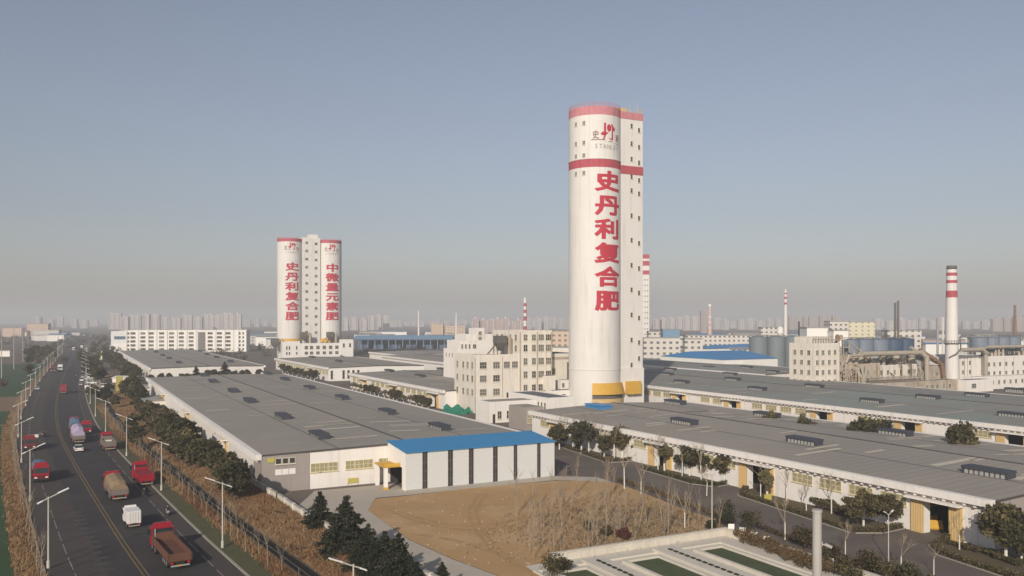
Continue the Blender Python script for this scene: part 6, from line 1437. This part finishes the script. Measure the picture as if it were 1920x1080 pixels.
p, h = on_road(55,842, True); truck('dark red truck with a white roofed cab parked at the left edge', p, h, 8.5, 2.4, 'truck_red_dark', 'open', (.16,.72), side=1.2, sidem='truck_red_dark'); q = MB(); q.box(-1.1,1.1,-.4,.9,0,.6); tag(put('crate', q.mesh('crate', M['clean_white']), None, p+Vector((0,0,2.5))+Vector((0,1.5,0)), h), 'white bundle on top of the dark red truck at the left edge', 'crate')
p, h = on_road(119,737); truck('boxy red truck heading away alone in the middle distance', p, h, 8, 2.5, 'truck_red', 'box', (.16,.75), tarpm='tarp_red', th=2.4)
p, h = on_road(113,696); truck('white box truck in the left lane beyond the boxy red truck', p, h+math.pi, 9, 2.5, 'car_white', 'box', (.16,.7,.8), tarpm='box_white', th=2.9)
p, h = on_road(100,698, True); truck('dark low truck beside the far white box truck', p, h, 9, 2.4, 'truck_red_dark', 'open', (.16,.75), sidem='hopper_grey', bedm='hopper_grey', side=1.0)
p, h = on_road(138,658, True); truck('far white truck coming in the left lane', p, h, 8, 2.5, 'car_white', 'box', (.2,.75), tarpm='box_white', th=2.4); p, h = on_road(153,654); truck('far white truck leaving in the right lane', p, h, 8, 2.5, 'car_white', 'box', (.2,.75), tarpm='box_white', th=2.4); p, h = on_road(157,631); truck('farthest pale blue truck near the vanishing road', p, h, 9, 2.5, 'car_blue', 'box', (.2,.75), tarpm='tarp_purple', th=2.6)
p, h = on_road(147,846); car('white car following close behind the purple load', p, h)
p, h = on_road(70,731, True); car('dark car with pale bonnet at the left kerb in the middle distance', p, h, 'car_silver')
p, h = on_road(150,672); car('small white car far off in the right lanes', p, h)
for i, (px, py, m) in enumerate(((151.5,723,'car_silver'),(153,715,'car_white'),(155,708,'car_silver'),(156,700,'car_black'),(157,694,'car_black'),(157.5,687,'car_silver'),(158,681,'car_silver'),(158.5,675,'car_blue'),(159,669,'car_white'),(160,664,'car_black'),(160.5,659,'car_silver'),(161,655,'car_white'))):
    p, h = on_road(px, py); car('%s car from the near end of the line parked along the right kerb' % ordw(i+1), p, h, m, i%3 == 1, 'cars parked along the right kerb')
for i, (px, py, m) in enumerate(((165,726,'car_white'),(170,729,'car_white'),(168,718,'car_silver'),(173,720,'car_white'),(166,709,'car_white'),(171,711,'car_silver'),(175,705,'car_white'),(195,722,'car_silver'),(199,727,'car_white'),(204,722,'car_blue'),(197,712,'car_white'),(203,707,'car_black'))):
    p = G(px,py,.13); car('%s car from the left parked on the forecourt by the shops' % ordw(i+1), p, RND.uniform(-.6,.6)+1.2*(i%2), m, i%4 == 0, 'cars on the shop forecourt')

# ------------------------------------------------------------------ people and two-wheelers
def person(label, loc, rz, pose='stand', top='cloth_dark', legs='cloth_grey', parent=None):
    t = thing('person', label, 'person', loc, rz); sit = pose == 'ride'
    V = []; E = []; Rr = []
    def v(x,y,z,r,link=None): V.append((x,y,z)); Rr.append(r); i = len(V)-1; (E.append((link,i)) if link is not None else None); return i
    pz = .95 if not sit else .80
    pel = v(0,0,pz,.15); wa = v(0,.0,pz+.18,.135,pel); ch = v(0,.03 if not sit else .1,pz+.40,.165,wa); nk = v(0,.04 if not sit else .12,pz+.54,.065,ch); hd = v(0,.05 if not sit else .15,pz+.66,.095,nk); v(0,.06 if not sit else .16,pz+.78,.085,hd)
    hx = []
    for sx in (-1,1):
        hip = v(sx*.1,0,pz-.06,.105,pel)
        if sit: kn = v(sx*.2,.38,pz-.12,.075,hip); an = v(sx*.2,.3,pz-.52,.05,kn); v(sx*.2,.44,pz-.56,.045,an)
        else: st = .16*sx if pose == 'walk' else .0; kn = v(sx*.1,.04+st*.8,.5,.075,hip); an = v(sx*.1,st-.02,.08,.05,kn); v(sx*.1,st+.12,.04,.045,an)
        sh = v(sx*.2,.04 if not sit else .1,pz+.46,.07,ch); el = v(sx*.26,.0-.12*sx*(pose=='walk') if not sit else .26,pz+.18,.05,sh)
        wr = v(sx*.26,.08-.2*sx*(pose=='walk') if not sit else .5,pz-.04 if not sit else pz+.16,.036,el)
        dirn = Vector((0,.1,-.9)).normalized() if not sit else Vector((0,.8,-.5)).normalized(); pm = v(*(Vector(V[wr])+dirn*.07),.036,wr)
        for k in range(4): b = v(*(Vector(V[pm])+dirn*(.05)+Vector((sx*0,(-.03+.02*k) if not sit else 0, 0 if not sit else -.02+.014*k))),.011,pm); v(*(Vector(V[b])+dirn*(.04+.008*(k in (1,2)))+Vector((-sx*.015,0,0))),.009,b)
        th = v(*(Vector(V[wr])+dirn*.05+Vector((-sx*.03,.03,0))),.012,wr); v(*(Vector(V[th])+dirn*.03),.010,th)
    me = bpy.data.meshes.new('body'); me.from_pydata(V, E, []); o = bpy.data.objects.new('body', me); COL.objects.link(o)
    md = o.modifiers.new('skin','SKIN'); md.use_smooth_shade = True
    for i, r in enumerate(Rr): me.skin_vertices[0].data[i].radius = (r, r)
    me.skin_vertices[0].data[0].use_root = True
    sb = o.modifiers.new('sub','SUBSURF'); sb.levels = 1; sb.render_levels = 1
    m2 = bpy.data.meshes.new_from_object(o.evaluated_get(bpy.context.evaluated_depsgraph_get())); m2.name = 'body'
    for k in (top, legs, 'skin', 'hair', 'black'): m2.materials.append(M[k])
    o.modifiers.clear(); o.data = m2; bpy.data.meshes.remove(me); o.parent = t
    wrists = [Vector(V[i]) for i in range(len(V)) if Rr[i] == .036]
    for p in m2.polygons:
        c = p.center; p.material_index = 0 if c.z > pz+.02 else 1
        if c.z > pz+.55: p.material_index = 2
        if any((c-w_).length < .1 for w_ in wrists): p.material_index = 2
        if c.z < .07 and not sit: p.material_index = 4
    hy = .055 if not sit else .155
    def hr(q):
        n = 10
        for i in range(n):
            for j in range(5):
                def P(i,j): a = 2*math.pi*i/n; b = j*math.pi/2/5; r = .112*math.cos(b); return (math.cos(a)*r, hy-.012+math.sin(a)*r*1.1, pz+.71+.135*math.sin(b))
                q.face([P(i,j),P(i+1,j),P(i+1,j+1),P(i,j+1)])
    part('hair', 'hair', t, hr, fix=False); part('face', 'skin', t, lambda q: (q.xprof([(hy+.09,pz+.66),(hy+.125,pz+.66),(hy+.095,pz+.71)],-.012,.012),)); part('eye', 'black', t, lambda q: (q.box(-.045,-.025,hy+.085,hy+.1,pz+.70,pz+.715), q.box(.025,.045,hy+.085,hy+.1,pz+.70,pz+.715)))
    return t
def scooter(label, loc, rz, m='car_black'):
    t = thing('scooter', label, 'scooter', loc, rz); part('body', m, t, lambda q: (q.xprof([(-.75,.45),(-.1,.35),(.4,.3),(.62,.85),(.5,.9),(.3,.42),(-.1,.5),(-.2,.78),(-.8,.8)],-.14,.14),)); part('handlebar', 'black', t, lambda q: (q.bar((-.32,.45,.98),(.32,.45,.98),.05), q.bar((0,.62,.3),(0,.45,1.0),.07))); part('seat', 'black', t, lambda q: q.box(-.14,.14,-.78,-.15,.78,.86)); part('headlight', 'lamp_clear', t, lambda q: q.box(-.08,.08,.58,.68,.78,.92))
    for y in (.68,-.6): wheel(WH_M, t, (0,y,.28))
    return t
for px, py, lb, m in ((270,932,'dark scooter near the parked red truck','car_black'),(314,966,'scooter near the right kerb beside the nearest red truck','car_silver'),(143,706,'scooter far off in the right lanes','car_white'),(152,739,'dark scooter by the right kerb in the middle distance','car_black')):
    p, h = on_road(px,py); scooter(lb, p, h, m); person('rider in dark clothes on the '+lb, p+Vector((math.sin(h)*.35,-math.cos(h)*.35,.0)), h, 'ride', 'cloth_dark', 'cloth_grey')
person('person in dark clothes walking on the service road by the shed corner', G(1067,890), 2.0, 'walk', 'cloth_dark', 'cloth_dark')
p, h = on_road(80,820, True); t = thing('tricycle', 'dark motor tricycle driving towards us in the left lanes', 'tricycle', p, h)
part('load_box', 'hopper_grey', t, lambda q: (q.box(-.75,.75,-1.9,-.2,.6,.68), q.box(-.75,-.68,-1.9,-.2,.68,1.15), q.box(.68,.75,-1.9,-.2,.68,1.15), q.box(-.68,.68,-.28,-.2,.68,1.2), q.box(-.68,.68,-1.9,-1.84,.68,1.15))); part('body', 'truck_red_dark', t, lambda q: q.xprof([(-.2,.4),(.9,.4),(1.25,.9),(1.1,1.0),(.7,.6),(.1,.8),(-.2,.8)],-.2,.2)); part('handlebar', 'black', t, lambda q: (q.bar((-.4,.95,1.15),(.4,.95,1.15),.06), q.bar((0,1.3,.4),(0,.95,1.15),.08))); part('headlight', 'lamp_clear', t, lambda q: q.cyl((0,1.2,.95),(0,1.32,.95),.1,.1,10))
for x, y in ((0,1.35),(-.6,-1.2),(.6,-1.2)): wheel(WH_M, t, (x,y,.3))
person('driver in dark clothes sitting on the dark motor tricycle', p+Vector((-math.sin(h)*.2,math.cos(h)*.2,.05)), h, 'ride', 'cloth_dark', 'cloth_grey')

# ------------------------------------------------------------------ haze
hm = bpy.data.materials.new('haze'); hm.use_nodes = True; n_ = hm.node_tree.nodes; n_.remove(n_['Principled BSDF']); pv = n_.new('ShaderNodeVolumePrincipled'); pv.inputs['Density'].default_value = HAZE_DENSITY; pv.inputs['Color'].default_value = HAZE_COL; pv.inputs['Anisotropy'].default_value = 0.0
hm.node_tree.links.new(pv.outputs[0], n_['Material Output'].inputs['Volume'])
q = MB(); q.box(-7100,7100,-160,9100,-1,112); o = q.build('haze', hm); stuff(o)
